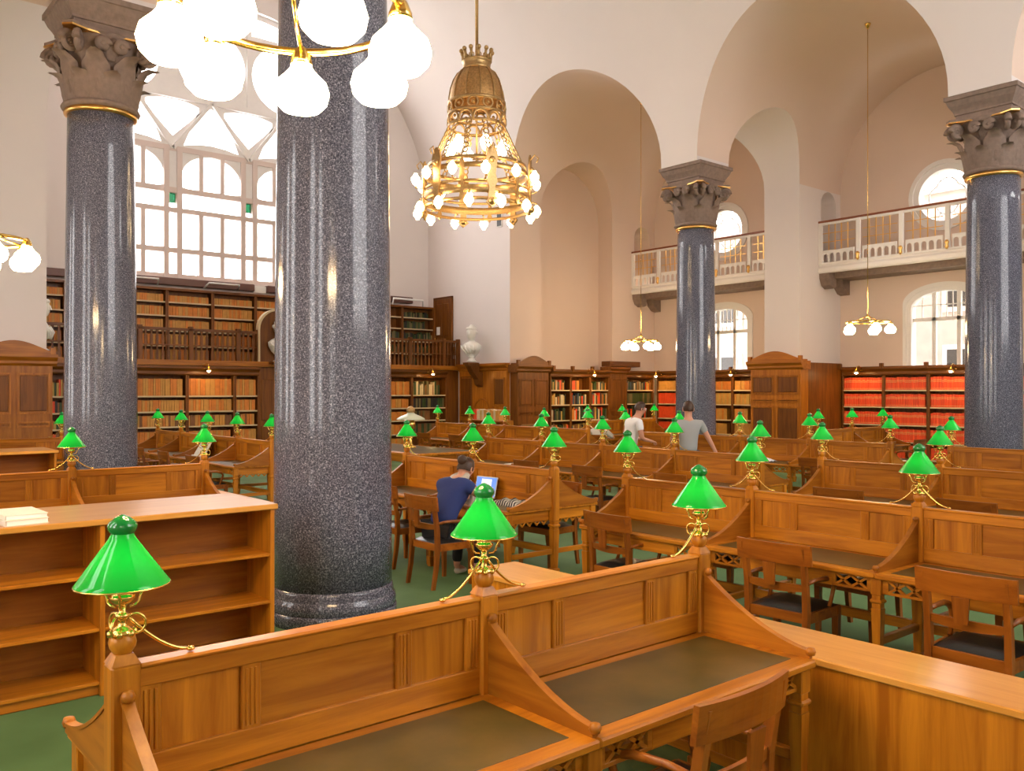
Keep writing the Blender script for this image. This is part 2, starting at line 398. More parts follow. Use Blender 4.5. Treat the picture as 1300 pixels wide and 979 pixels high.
for k in (1, 2):
    yn, yf = CY[k] - HT, CY[k] + HT; mb = MB()
    for y in (yn, yf): plane_wall(mb, y, XP, XO, 0, Z0, [niche])
    hole_soffit(mb, yn, yf, *niche)
    mb.add([(XP, yn, 0), (XP, yf, 0), (XP, yf, Z0), (XP, yn, Z0)], [(0, 1, 2, 3)])
    A, B = BAYS[k - 1], BAYS[k]; n = 20; vs = []
    for i in range(n + 1):
        x = TXC - TR * math.cos(math.pi * i / n); z = arcz(x, TXC, TR)
        vs += [(x, barrel_y(z, *A, False), z), (x, barrel_y(z, *B, True), z)]
    mb.add(vs, [(2 * i, 2 * i + 1, 2 * i + 3, 2 * i + 2) for i in range(n)], 0, True)
    # impost block over the column
    bz = 7.69
    for (p, q) in (((XRF, yn), (XRF, yf)), ((XRF, yn), (TX0, yn)), ((XRF, yf), (TX0, yf)), ((TX0, yn), (TX0, yf))):
        mb.add([(*p, bz), (*q, bz), (*q, Z0), (*p, Z0)], [(0, 1, 2, 3)])
    mb.add([(XRF, yn, bz), (TX0, yn, bz), (TX0, yf, bz), (XRF, yf, bz)], [(0, 1, 2, 3)])
    struct(obj('wall_transverse_%d' % k, mb, M['plaster']))
# far wall of the last aisle bay: blind arch recess and niche
mb = MB(); yb = 20.68; yd = 21.35
plane_wall(mb, yb, XRF, XO, 0, Z0, [(TX0, TX1, 0, Z0), niche])
hole_soffit(mb, yb, 21.5, *niche); mb.add([(NX0, 21.5, NZ0), (NX1, 21.5, NZ0), (NX1, 21.5, NZ1), (NX0, 21.5, NZ1)], [(0, 1, 2, 3)])
vs = []; n = 20
for i in range(n + 1):
    x = TXC - TR * math.cos(math.pi * i / n); z = arcz(x, TXC, TR); vs += [(x, barrel_y(z, *BAYS[2], False), z), (x, yd, z)]
mb.add(vs, [(2 * i, 2 * i + 1, 2 * i + 3, 2 * i + 2) for i in range(n)], 0, True)
for x in (TX0, TX1): mb.add([(x, yb, 0), (x, yd, 0), (x, yd, Z0), (x, yb, Z0)], [(0, 1, 2, 3)])
mb.add([(TX0, yd, 0), (TX1, yd, 0), (TX1, yd, 9.6), (TX0, yd, 9.6)], [(0, 1, 2, 3)])
struct(obj('wall_aisle_far', mb, M['plaster_aisle']))
# nave side walls beyond the last arch, and the left pier facing the room
mb = MB(); mb.add([(XRF, yb, 0), (XRF, YE, 0), (XRF, YE, Z0), (XRF, yb, Z0)], [(0, 1, 2, 3)])
struct(obj('wall_nave_right', mb, M['plaster']))
mb = MB(); mb.box(-2.4, XLF, yb, YE, 0, Z0)
n = 36; c = (BAYS[2][0] + BAYS[2][1]) / 2; r = (BAYS[2][1] - BAYS[2][0]) / 2; vs = []
for i in range(n + 1):
    th = math.pi * i / n; z = Z0 + r * math.sin(th); y = c + r * math.cos(th); vs += [(XC - math.sqrt(NR * NR - (z - Z0) ** 2), y, z), (-2.4, y, z)]
mb.add(vs, [(2 * i, 2 * i + 1, 2 * i + 3, 2 * i + 2) for i in range(n)], 0, True)
# impost over the left columns
for yc in (CY[1], CY[2]): mb.box(XLF - 1.22, XLF, yc - HT, yc + HT, 7.69, Z0 + .02)
struct(obj('wall_left_pier', mb, M['plaster']))
# end wall with the great window opening
WXa, WXb, WZ0, WZS = 6.40, 15.44, 5.2, 8.9; WR = (WXb - WXa) / 2
mb = MB(); xs = sorted({XLF, XRF} | {XLF + (XRF - XLF) * (1 - math.cos(math.pi * i / 40)) / 2 for i in range(41)} | {WXa + (WXb - WXa) * (1 - math.cos(math.pi * i / 40)) / 2 for i in range(41)})
def vz(x): return Z0 + math.sqrt(max(0, NR * NR - (x - XC) ** 2))
def wz(x): return WZS + math.sqrt(max(0, WR * WR - (x - XC) ** 2))
for xa, xb in zip(xs, xs[1:]):
    if WXa <= (xa + xb) / 2 <= WXb:
        mb.add([(xa, YE, 0), (xb, YE, 0), (xb, YE, WZ0), (xa, YE, WZ0)], [(0, 1, 2, 3)])
        mb.add([(xa, YE, wz(xa)), (xb, YE, wz(xb)), (xb, YE, vz(xb) + .07), (xa, YE, vz(xa) + .07)], [(0, 1, 2, 3)])
    else: mb.add([(xa, YE, 0), (xb, YE, 0), (xb, YE, vz(xb) + .07), (xa, YE, vz(xa) + .07)], [(0, 1, 2, 3)])
hole_soffit(mb, YE, YE + .6, WXa, WXb, WZ0, WZS)
mb.add([(WXa, YE, WZ0), (WXb, YE, WZ0), (WXb, YE + .6, WZ0), (WXa, YE + .6, WZ0)], [(0, 1, 2, 3)])
struct(obj('wall_end', mb, M['plaster']))
# outer aisle wall with an oculus and an arched window in each bay
def outer_wall():
    mb = MB()
    def col(y0, y1, segs):
        for z0a, z0b, z1a, z1b in segs: mb.add([(XO, y0, z0a), (XO, y1, z0b), (XO, y1, z1b), (XO, y0, z1a)], [(0, 1, 2, 3)])
    cuts = []
    prev = -1.0
    for a, b in BAYS:
        c = (a + b) / 2; hw = 1.04; ro = .86
        ylist = sorted({a, b} | {c - hw * math.cos(math.pi * i / 28) for i in range(29)})
        rz = lambda y: 0
        def lower(y):   # segmental head of the arched window
            return 4.33 + .50 * math.sqrt(max(0, 1 - ((y - c) / hw) ** 2))
        def oc(y): return math.sqrt(max(0, ro * ro - (y - c) ** 2))
        col(prev, a, [(0, 0, 11.2, 11.2)])
        for y0, y1 in zip(ylist, ylist[1:]):
            m = (y0 + y1) / 2
            if abs(m - c) > hw: col(y0, y1, [(0, 0, 11.2, 11.2)])
            elif abs(m - c) > ro: col(y0, y1, [(0, 0, 2.5, 2.5), (lower(y0), lower(y1), 11.2, 11.2)])
            else: col(y0, y1, [(0, 0, 2.5, 2.5), (lower(y0), lower(y1), 7.30 - oc(y0), 7.30 - oc(y1)), (7.30 + oc(y0), 7.30 + oc(y1), 11.2, 11.2)])
        prev = b
    col(prev, 21.4, [(0, 0, 11.2, 11.2)])
    return mb
struct(obj('wall_right', outer_wall(), M['plaster_aisle']))
# the neighbouring brick building seen through the side windows
nb_ = thing('neighbour_building', 'brick building across the yard, glimpsed through the aisle windows', 'building', (XO + 5.5, 0, 0))
mb = MB(); mb.box(0, .4, -6, 28, 0, 8.6); obj('brick_wall', mb, plain('pale_brick', (.40, .33, .30), .9, noise=.2, nscale=3), nb_)
for i in range(10):
    for z in (1.2, 4.6): mb = MB(); mb.box(-.06, 0, -4 + i * 3.1, -2.6 + i * 3.1, z, z + 2.3); fr_ = obj('window_surround', mb, M['trim_white'], nb_); mb = MB(); mb.box(-.08, -.06, -3.85 + i * 3.1, -2.75 + i * 3.1, z + .15, z + 2.15); obj('window_pane', mb, M['iron'], fr_)
mb = MB(); mb.box(-.15, .5, -6, 28, 8.6, 8.9); obj('eaves', mb, M['trim_white'], nb_)

# the rest of the hall round the camera: left aisle and near end
XLO = 2 * XC - XO; YN = -7.4
def left_wall():
    mb = MB()
    holes = []
    for c in (-3.87, 3.31, 10.48, 17.66):
        for s_ in (-1.1, 1.1): holes.append((c + s_ - .62, c + s_ + .62, 1.5, 5.4))
    ysl = {YN, 21.0}
    for h in holes:
        for i in range(13): ysl.add(h[0] + (h[1] - h[0]) * (1 - math.cos(math.pi * i / 12)) / 2)
    ysl = sorted(ysl)
    for ya, yb_ in zip(ysl, ysl[1:]):
        m = (ya + yb_) / 2; hole = next((h for h in holes if h[0] <= m <= h[1]), None)
        if hole is None: mb.add([(XLO, ya, 0), (XLO, yb_, 0), (XLO, yb_, 11.2), (XLO, ya, 11.2)], [(0, 1, 2, 3)]); continue
        c = (hole[0] + hole[1]) / 2; q = [hole[3] + math.sqrt(max(0, .62 ** 2 - (y - c) ** 2)) for y in (ya, yb_)]
        mb.add([(XLO, ya, 0), (XLO, yb_, 0), (XLO, yb_, 1.5), (XLO, ya, 1.5)], [(0, 1, 2, 3)])
        mb.add([(XLO, ya, q[0]), (XLO, yb_, q[1]), (XLO, yb_, 11.2), (XLO, ya, 11.2)], [(0, 1, 2, 3)])
    return mb, holes
mbw, lholes = left_wall(); struct(obj('wall_left', mbw, M['plaster_aisle']))
for i, h in enumerate(lholes):
    wl = thing('window_%d' % (8 + i), 'tall round-headed window in the left aisle wall', 'window'); wl['kind'] = 'structure'; c = (h[0] + h[1]) / 2
    mb = MB(); up = [(h[0], 1.5)] + [(c - .62 * math.cos(math.pi * q / 12), 5.4 + .62 * math.sin(math.pi * q / 12)) for q in range(13)] + [(h[1], 1.5)]
    mb.band(up, [(c + (p[0] - c) * .88, p[1] - (.07 if p[1] > 5.3 else 0)) for p in up], 'x', XLO - .25, XLO + .02); obj('window_frame', mb, M['trim_white'], wl)
    mb = MB(); mb.box(XLO - .2, XLO - .1, c - .03, c + .03, 1.5, 6.0); obj('mullion', mb, M['trim_white'], wl)
    for z in (2.6, 3.7, 4.8): mb = MB(); mb.box(XLO - .2, XLO - .1, h[0], h[1], z - .025, z + .025); obj('transom', mb, M['trim_white'], wl)
    mb = MB(); mb.box(XLO - .16, XLO - .15, h[0], h[1], 1.5, 6.02); obj('pane', mb, M['glass'], wl)
mb = MB()
for a, b in BAYS[:2] + [(-6.885, -.85)]:
    c = (a + b) / 2; r = (b - a) / 2; vs = []
    for i in range(37):
        th = math.pi * i / 36; z = Z0 + r * math.sin(th); y = c + r * math.cos(th); vs += [(XC - math.sqrt(NR * NR - (z - Z0) ** 2), y, z), (XLO, y, z)]
    mb.add(vs, [(2 * i, 2 * i + 1, 2 * i + 3, 2 * i + 2) for i in range(36)], 0, True)
for ya, yb_ in ((YN, -6.885), (-.85, .29), (6.325, 7.465), (13.5, 14.64)): mb.add([(XLO, ya, Z0), (XLF, ya, Z0), (XLF, yb_, Z0), (XLO, yb_, Z0)], [(0, 1, 2, 3)])
struct(obj('ceiling_left_aisle', mb, M['plaster_aisle']))
mb = MB()
for xa, xb in zip(xs, xs[1:]):
    if WXa <= (xa + xb) / 2 <= WXb:
        mb.add([(xa, YN, 0), (xb, YN, 0), (xb, YN, 4.0), (xa, YN, 4.0)], [(0, 1, 2, 3)])
        mb.add([(xa, YN, wz(xa)), (xb, YN, wz(xb)), (xb, YN, vz(xb)), (xa, YN, vz(xa))], [(0, 1, 2, 3)])
    else: mb.add([(xa, YN, 0), (xb, YN, 0), (xb, YN, vz(xb)), (xa, YN, vz(xa))], [(0, 1, 2, 3)])
mb.add([(XLO, YN, 0), (XLF, YN, 0), (XLF, YN, 11.2), (XLO, YN, 11.2)], [(0, 1, 2, 3)])
struct(obj('wall_near', mb, M['plaster']))
mb = MB(); mb.add([(XRF, YN, 0), (XRF, .29, 0), (XRF, .29, Z0), (XRF, YN, Z0)], [(0, 1, 2, 3)]); mb.add([(XRF, .29, 0), (XO, .29, 0), (XO, .29, Z0), (XRF, .29, Z0)], [(0, 1, 2, 3)])
struct(obj('wall_nave_right_near', mb, M['plaster']))
wn = thing('window_20', 'great mullioned window in the near end wall of the nave', 'window'); wn['kind'] = 'structure'
for k in range(1, 8): x = WXa + (WXb - WXa) * k / 8; mb = MB(); mb.box(x - .07, x + .07, YN - .3, YN - .1, 4.0, wz(x)); obj('mullion', mb, M['window_bar'], wn)
for z in (5.3, 6.6, 7.9, 9.2, 10.6): hw = WR if z < WZS else math.sqrt(WR ** 2 - (z - WZS) ** 2); mb = MB(); mb.box(XC - hw, XC + hw, YN - .3, YN - .1, z - .06, z + .06); obj('transom', mb, M['window_bar'], wn)
for k in range(8): mb = MB(); xa = WXa + (WXb - WXa) * k / 8; mb.box(xa, xa + (WXb - WXa) / 8, YN - .2, YN - .19, 4.0, 13.4); obj('pane', mb, M['glass'], wn)

# ------------------------------------------------------------------ great window
def polar(poly, c, n):
    out = []
    for i in range(n):
        a = 2 * math.pi * i / n; dx, dy = math.cos(a), math.sin(a); best = None
        for (x1, y1), (x2, y2) in zip(poly, poly[1:] + poly[:1]):
            ex, ey = x2 - x1, y2 - y1; den = dx * ey - dy * ex
            if abs(den) < 1e-12: continue
            t = ((x1 - c[0]) * ey - (y1 - c[1]) * ex) / den; u = ((x1 - c[0]) * dy - (y1 - c[1]) * dx) / den
            if t > 0 and -1e-9 <= u <= 1 + 1e-9 and (best is None or t < best): best = t
        out.append((c[0] + dx * (best or 0), c[1] + dy * (best or 0)))
    return out
def ring_plate(mb, outer, inner, c, y0, y1, n=40):
    A = polar(outer, c, n); B = polar(inner, c, n)
    vs = [(p[0], y0, p[1]) for p in A] + [(p[0], y0, p[1]) for p in B] + [(p[0], y1, p[1]) for p in B]
    mb.add(vs, [(i, (i + 1) % n, n + (i + 1) % n, n + i) for i in range(n)] + [(n + i, n + (i + 1) % n, 2 * n + (i + 1) % n, 2 * n + i) for i in range(n)])
win = thing('window_1', 'great arched nave window with white stone tracery above the book gallery', 'window'); win['kind'] = 'structure'
MODX = 2.26; V = [XC + MODX * k for k in (-2, -1, 0, 1, 2)]; y0, y1 = YE + .12, YE + .34
ZT, ZTR = 10.4, 8.9
for i in range(4):
    a, b = V[i], V[i + 1]; m = (a + b) / 2
    # arched three-light head
    t = MB(); rect = [(a + .19, 7.76), (b - .19, 7.76), (b - .19, ZTR), (a + .19, ZTR)]
    head = [(a + .24, 7.80)] + [(m - (b - a) / 2 * .80 * math.cos(math.pi * q / 12), 7.95 + .86 * math.sin(math.pi * q / 12) ** .8) for q in range(13)] + [(b - .24, 7.80)]
    ring_plate(t, rect, head, (m, 8.3), y0, y1); obj('light_head', t, M['tracery'], win)
    # triangle standing on the transom
    t = MB(); tri = [(a, ZTR), (b, ZTR), (m, ZT)]
    inn = [(a + .30, ZTR + .10), (m - .45, ZTR + .22), (m, ZTR + .26), (m + .45, ZTR + .22), (b - .30, ZTR + .10), (b - .42, ZTR + .40), (m + .42, ZT - .40), (m + .16, ZT - .22), (m, ZT - .17), (m - .16, ZT - .22), (m - .42, ZT - .40), (a + .42, ZTR + .40)]
    ring_plate(t, tri, inn, (m, 9.45), y0, y1); obj('tracery_triangle', t, M['tracery'], win)
for i in range(5):
    v = V[i]; l, r_ = v - MODX / 2, v + MODX / 2
    if i in (0, 4): continue
    t = MB(); tri = [(l, ZT), (v, ZTR), (r_, ZT)]
    inn = [(v, ZTR + .36), (v + .52, ZT - .62), (r_ - .30, ZT - .24), (r_ - .45, ZT - .17), (v + .3, ZT - .10), (v - .3, ZT - .10), (l + .45, ZT - .17), (l + .30, ZT - .24), (v - .52, ZT - .62)]
    ring_plate(t, tri, inn, (v, 9.95), y0, y1); obj('tracery_triangle', t, M['tracery'], win)
for i in (0, 1, 2, 3):
    a, b = V[i], V[i + 1]; m = (a + b) / 2; rr = 1.02 if i in (1, 2) else .72; cz = 11.56 if i in (1, 2) else 11.2
    t = MB(); zt = 12.72 if i in (1, 2) else 12.0
    ring_plate(t, [(a, ZT), (b, ZT), (b, zt), (a, zt)], [(m + rr * math.cos(q * math.pi / 24), cz + rr * math.sin(q * math.pi / 24)) for q in range(48)], (m, cz), y0, y1, 64)
    obj('rose_light', t, M['tracery'], win)
t = MB(); t.box(WXa, WXb, y0 - .07, y1, ZT - .07, ZT + .09); obj('tie_bar', t, M['tracery'], win)
t = MB(); t.box(XC - .07, XC + .07, y0 - .05, y1, ZT, 13.3); obj('centre_mullion', t, M['tracery'], win)
for k in (-1, 1):
    for q in range(4):
        p0, p1 = (V[q + (k < 0)], ZTR), ((V[q] + V[q + 1]) / 2, ZT); dx, dz = p1[0] - p0[0], p1[1] - p0[1]; L_ = math.hypot(dx, dz); nx, nz = -dz / L_ * .05, dx / L_ * .05
        t = MB(); t.prism([(p0[0] + nx, p0[1] + nz), (p0[0] - nx, p0[1] - nz), (p1[0] - nx, p1[1] - nz), (p1[0] + nx, p1[1] + nz)], 'y', y0 - .08, y0 + .02); obj('strut', t, M['tracery'], win)
for z, h in ((ZTR, .075), (7.71, .075), (7.14, .07), (5.99, .07), (5.24, .08)):
    t = MB(); t.box(WXa, WXb, y0 - .03, y1 - .05, z - h, z + h); obj('transom', t, M['window_bar'], win)
for v in V:
    for s in (-.185, .185):
        if WXa < v + s < WXb: t = MB(); t.box(v + s - .075, v + s + .075, y0 - .05, y1 - .04, WZ0, ZTR); obj('mullion', t, M['window_bar'], win)
    if v in (V[0], V[4]): continue
    t = MB(); t.box(v - .13, v + .13, y0, y1 - .06, 7.71, ZTR); obj('mullion_panel', t, M['tracery'], win)
    t = MB(); t.box(v - .13, v + .13, y0 + .1, y0 + .12, 7.36, 7.66); obj('green_pane', t, M['glass_green'], win)
for a, b in zip(V, V[1:]):
    for q in (1, 2):
        x = a + .185 + (b - a - .37) * q / 3
        t = MB(); t.box(x - .062, x + .062, y0 - .02, y1 - .08, WZ0, 7.1); obj('glazing_bar', t, M['window_bar'], win)
        t = MB(); t.box(x - .062, x + .062, y0 - .02, y1 - .08, 7.7, 8.86); obj('glazing_bar', t, M['window_bar'], win)
for a, b in zip(V, V[1:]):
    for z0_, z1_ in ((WZ0, 5.99), (5.99, 7.14), (7.14, 7.71), (7.71, ZTR), (ZTR, ZT), (ZT, 12.0)):
        t = MB(); t.box(a, b, y1 - .03, y1 - .02, z0_, z1_); obj('pane', t, M['glass'], win)
t = MB(); ring = [(XC - WR * math.cos(math.pi * q / 30), WZS + WR * math.sin(math.pi * q / 30)) for q in range(31)]
t.band(ring, [(XC - (WR - .16) * math.cos(math.pi * q / 30), WZS + (WR - .16) * math.sin(math.pi * q / 30)) for q in range(31)], 'y', y0, y1); obj('arch_frame', t, M['tracery'], win)

# side windows: arched window and oculus of each aisle bay
for bi, (a, b) in enumerate(BAYS[:3]):
    c = (a + b) / 2
    wname = ['near', 'middle', 'far'][bi]
    w_ = thing('window_%d' % (2 + 2 * bi), 'segment-headed casement window above the bookcase in the %s aisle bay' % wname, 'window'); w_['kind'] = 'structure'
    hw = 1.04; head = lambda t_, w: [(c - w * math.cos(math.pi * q / 20), t_ + .50 * (w / hw) * math.sin(math.pi * q / 20)) for q in range(21)]
    fr = MB(); up = [(c - hw, 2.5)] + head(4.33, hw) + [(c + hw, 2.5)]; lo = [(c - hw + .13, 2.5)] + head(4.27, hw - .13) + [(c + hw - .13, 2.5)]
    fr.band(up, lo, 'x', XO, XO + .28); obj('window_frame', fr, M['trim_white'], w_)
    fr = MB(); fr.band([(c - hw - .09, 2.5)] + head(4.40, hw + .09) + [(c + hw + .09, 2.5)], up, 'x', XO - .03, XO + .02); obj('moulding', fr, M['trim_white'], w_)
    for y, wd in ((c - .33, .05), (c + .33, .05)):
        t = MB(); t.box(XO + .12, XO + .22, y - wd, y + wd, 2.5, 4.75); obj('mullion', t, M['trim_white'], w_)
    t = MB(); t.box(XO + .12, XO + .22, c - .95, c + .95, 3.90, 4.0); obj('transom', t, M['trim_white'], w_)
    t = MB(); t.box(XO + .12, XO + .24, c - .95, c + .95, 2.5, 2.62); obj('sill', t, M['trim_white'], w_)
    for y in (c - .66, c - .16, c, c + .16, c + .66):
        t = MB(); t.box(XO + .15, XO + .18, y - .012, y + .012, 4.0, 4.72); obj('glazing_bar', t, M['trim_white'], w_)
    t = MB(); t.box(XO + .15, XO + .18, c - .95, c + .95, 4.33, 4.355); obj('glazing_bar', t, M['trim_white'], w_)
    for y0_, y1_ in ((c - .93, c - .33), (c - .33, c + .33), (c + .33, c + .93)):
        t = MB(); t.box(XO + .17, XO + .18, y0_, y1_, 2.6, 4.8); obj('pane', t, M['glass'], w_)
    w_ = thing('window_%d' % (3 + 2 * bi), 'round oculus window with quatrefoil tracery behind the balcony in the %s aisle bay' % wname, 'window'); w_['kind'] = 'structure'
    cz = 7.30; circ = lambda r: [(c + r * math.cos(2 * math.pi * q / 40), cz + r * math.sin(2 * math.pi * q / 40)) for q in range(41)]
    t = MB(); t.band(circ(.86), circ(.70), 'x', XO + .02, XO + .30); obj('window_frame', t, M['trim_white'], w_)
    t = MB(); t.band(circ(.96), circ(.85), 'x', XO - .04, XO + .03); obj('moulding', t, M['trim_white'], w_)
    q4 = [(c + (.40 + .10 * abs(math.cos(2 * (2 * math.pi * q / 48)))) * math.cos(2 * math.pi * q / 48), cz + (.40 + .10 * abs(math.cos(2 * (2 * math.pi * q / 48)))) * math.sin(2 * math.pi * q / 48)) for q in range(49)]
    t = MB(); t.tube([(XO + .2, p[0], p[1]) for p in q4[:-1]], .022, 6, closed=True); obj('quatrefoil_bar', t, M['trim_white'], w_)
    for q in range(8):
        an = math.pi / 4 * q + math.pi / 8; t = MB(); t.tube([(XO + .2, c + .43 * math.cos(an), cz + .43 * math.sin(an)), (XO + .2, c + .71 * math.cos(an), cz + .71 * math.sin(an))], .014, 6); obj('glazing_bar', t, M['trim_white'], w_)
    t = MB(); t.add([(XO + .21, p[0], p[1]) for p in circ(.71)[:-1]], [tuple(range(40))]); obj('pane', t, M['glass'], w_)

# ------------------------------------------------------------------ granite columns with carved capitals
def acanthus(h, w, out, lean):
    mb = MB(); nu, nv = 5, 9; vs = []
    for j in range(nv):
        t = j / (nv - 1); curl = max(0, t - .62) / .38
        ww = w * (.62 + .5 * math.sin(math.pi * min(1, t * 1.05)) - .28 * curl) * (1 + .14 * math.cos(t * 22))
        y = out * (.25 * t + .9 * curl ** 1.6) + lean * t; z = h * (t - .20 * curl ** 2.2)
        for i in range(nu):
            u = i / (nu - 1) * 2 - 1; vs.append((u * ww / 2, y + .028 * (1 - abs(u)) - .022 * math.cos(u * 6.3), z))
    fs = [(j * nu + i, j * nu + i + 1, (j + 1) * nu + i + 1, (j + 1) * nu + i) for j in range(nv - 1) for i in range(nu - 1)]
    mb.add(vs, fs, 0, True); return mb
def volute(r):
    mb = MB(); pts = []; 
    for i in range(34):
        a = i / 33 * 4.4 * math.pi; q = r * (1 - i / 33 * .82); pts.append((q * math.cos(a), 0, q * math.sin(a)))
    mb.tube(pts, .05, 8, radii=[.055 * (1 - .55 * i / 33) for i in range(34)])
    mb.sphere((0, 0, 0), .05, 8, 6); return mb
me_leaf1 = M_(acanthus(.50, .34, .17, .035).mesh('leaf_low'), M['capital'])
me_leaf2 = M_(acanthus(.80, .34, .20, .10).mesh('leaf_high'), M['capital'])
me_vol = M_(volute(.135).mesh('corner_volute'), M['capital'])
me_vol2 = M_(volute(.085).mesh('inner_volute'), M['capital'])
def column_meshes():
    sh = MB(); pr = []
    for i in range(13):
        t = i / 12; pr.append((.512 - .052 * t ** 1.6, .30 + 5.78 * t))
    sh.lathe(pr, 64)
    ba = MB(); ba.lathe([(.555, 0), (.555, .10), (.545, .11)], 64)
    ba.lathe([(.53, .10), (.545, .125), (.55, .16), (.543, .195), (.53, .215), (.525, .225), (.525, .25), (.52, .275), (.512, .30)], 64)
    rg = MB(); rg.lathe([(.47, 6.08), (.505, 6.09), (.512, 6.12), (.505, 6.15), (.47, 6.16)], 48)
    ast = MB(); ast.lathe([(.46, 6.155), (.53, 6.165), (.55, 6.20), (.53, 6.235), (.47, 6.25)], 48)
    bell = MB(); bell.lathe([(.465, 6.22), (.455, 6.4), (.46, 6.7), (.49, 6.95), (.55, 7.12), (.60, 7.2)], 48)
    # concave abacus with cut corners
    ab = MB(); poly = []
    for k in range(4):
        a0 = math.pi / 4 + k * math.pi / 2
        for t in (-.09, .09): poly.append((.86 * math.cos(a0 + t), .86 * math.sin(a0 + t)))
        for q in (1, 2, 3, 4, 5):
            a = a0 + math.pi / 2 * q / 6; rr = .60 / max(abs(math.cos(a)), abs(math.sin(a))) * (1 - .10 * math.sin(math.pi * q / 6)); poly.append((rr * math.cos(a), rr * math.sin(a)))
    ab.prism(poly, 'z', 7.17, 7.235)
    gl = MB(); gl.prism([(x * 1.012, y * 1.012) for x, y in poly], 'z', 7.165, 7.19)
    im = MB(); prof = [(.50, 7.235), (.50, 7.33), (.525, 7.335), (.525, 7.37), (.55, 7.42), (.60, 7.50), (.64, 7.60), (.665, 7.61), (.665, 7.69)]
    vs = []
    for h, z in prof: vs += [(sx * h, sy * h, z) for sx, sy in ((-1, -1), (1, -1), (1, 1), (-1, 1))]
    im.add(vs, [(4 * j + i, 4 * j + (i + 1) % 4, 4 * j + 4 + (i + 1) % 4, 4 * j + 4 + i) for j in range(len(prof) - 1) for i in range(4)] + [(0, 3, 2, 1), tuple(4 * len(prof) - 4 + i for i in range(4))])
    return [('shaft', sh, 'granite'), ('base', ba, 'granite'), ('gilt_ring', rg, 'gold'), ('bell', bell, 'capital'), ('astragal', ast, 'capital'), ('abacus', ab, 'capital'), ('gilt_line', gl, 'gold'), ('impost', im, 'capital')]
cms = {n: M_(mb.mesh('column_' + n), M[m]) for n, mb, m in column_meshes()}
def column(x, y, label):
    t = thing('granite_column', label, 'column', (x, y, 0), 0, 'polished granite columns of the nave')
    link('shaft', cms['shaft'], t); link('base', cms['base'], t); link('gilt_ring', cms['gilt_ring'], t)
    cap = link('capital', cms['bell'], t)
    for n in ('astragal', 'abacus', 'gilt_line', 'impost'): link(n, cms[n], cap)
    for k in range(8):
        a = math.pi / 4 * k
        link('acanthus_leaf', me_leaf1, cap, (.468 * math.cos(a), .468 * math.sin(a), 6.22), (0, 0, a - math.pi / 2))
        a += math.pi / 8
        link('acanthus_leaf', me_leaf2, cap, (.462 * math.cos(a), .462 * math.sin(a), 6.24), (0, 0, a - math.pi / 2))
    for k in range(4):
        a = math.pi / 4 + math.pi / 2 * k
        for s in (-.10, .10): link('volute', me_vol, cap, (.72 * math.cos(a + s), .72 * math.sin(a + s), 6.99), (0, 0, a + s * 3))
        a = math.pi / 2 * k
        for s in (-.13, .13): link('volute', me_vol2, cap, (.57 * math.cos(a) - s * math.sin(a), .57 * math.sin(a) + s * math.cos(a), 7.02), (0, 0, a + math.pi / 2))
        link('acanthus_leaf', me_leaf1, cap, (.50 * math.cos(a), .50 * math.sin(a), 6.82), (0, 0, a - math.pi / 2), (.6, .6, .72))
    return t
column(CXL, CY[1], 'thick polished dark granite column rising beside the empty low bookcase')
column(CXL, CY[2], 'polished granite column with carved leaf capital in front of the tall tracery window')
column(CXR, CY[2], 'polished granite column with carved capital between the two aisle balconies')
column(CXR, CY[1], 'polished granite column with carved capital in front of the red book wall')

# ------------------------------------------------------------------ bookcases and books
BOOKS = MB(); BK = list(BKC); BKI = {k: i for i, k in enumerate(BK)}
rb_meshes = []
for wv in (.056, .064, .072):
    mb = MB(); h = .345 + (wv - .056) * 1.2; d = .22
    mb.prism([(-wv / 2, 0), (-wv / 2 * .6, -.010), (0, -.013), (wv / 2 * .6, -.010), (wv / 2, 0), (wv / 2, d), (-wv / 2, d)], 'z', 0, h)
    rb_meshes.append((wv, M_(mb.mesh('red_volume'), M['redbook'])))
RED_N = [0]
def fill(o, w, zs, depth, style, individual=False, d0=.06, label=None, group=None, fillp=1.0):
    # o: bookcase empty (world transform), zs: list of (shelf z, clear height), style(i)-> colours or None
    mat = Matrix.Translation(o.location) @ Matrix.Rotation(o.rotation_euler.z, 4, 'Z')
    for i, (z, hc) in enumerate(zs):
        cols = style(i) if callable(style) else style
        if not cols: continue
        x = .045; base_h = hc - random.uniform(.05, .10)
        end = w - .045
        if fillp < 1: end = .045 + (w - .09) * random.choice((1, 1, .8, .55, .9))
        while x < end - .03:
            if individual and RED_N[0] < 300:
                wv, me = random.choice(rb_meshes)
                if x + wv > end: break
                b = link('book', me, None, mat @ Vector((x + wv / 2, d0, z)), (0, 0, o.rotation_euler.z)); tag(b, label, 'book', group); RED_N[0] += 1
                x += wv + .004; continue
            wv = random.uniform(.05, .075) if len(cols) < 4 else random.uniform(.03, .07)
            if x + wv > end: break
            hh = base_h * (random.uniform(.96, 1.0) if len(cols) < 4 else random.uniform(.72, 1.05)); hh = min(hh, hc - .03)
            yy = d0 + random.uniform(0, .022); c = BKI[random.choice(cols)]
            p = [mat @ Vector(q) for q in ((x, yy, z), (x + wv, yy, z), (x + wv, yy + .2, z), (x, yy + .2, z), (x, yy, z + hh), (x + wv, yy, z + hh), (x + wv, yy + .2, z + hh), (x, yy + .2, z + hh))]
            BOOKS.add(p, [(0, 1, 5, 4), (1, 2, 6, 5), (3, 0, 4, 7), (4, 5, 6, 7)], c)
            x += wv + .005
bc_cache = {}
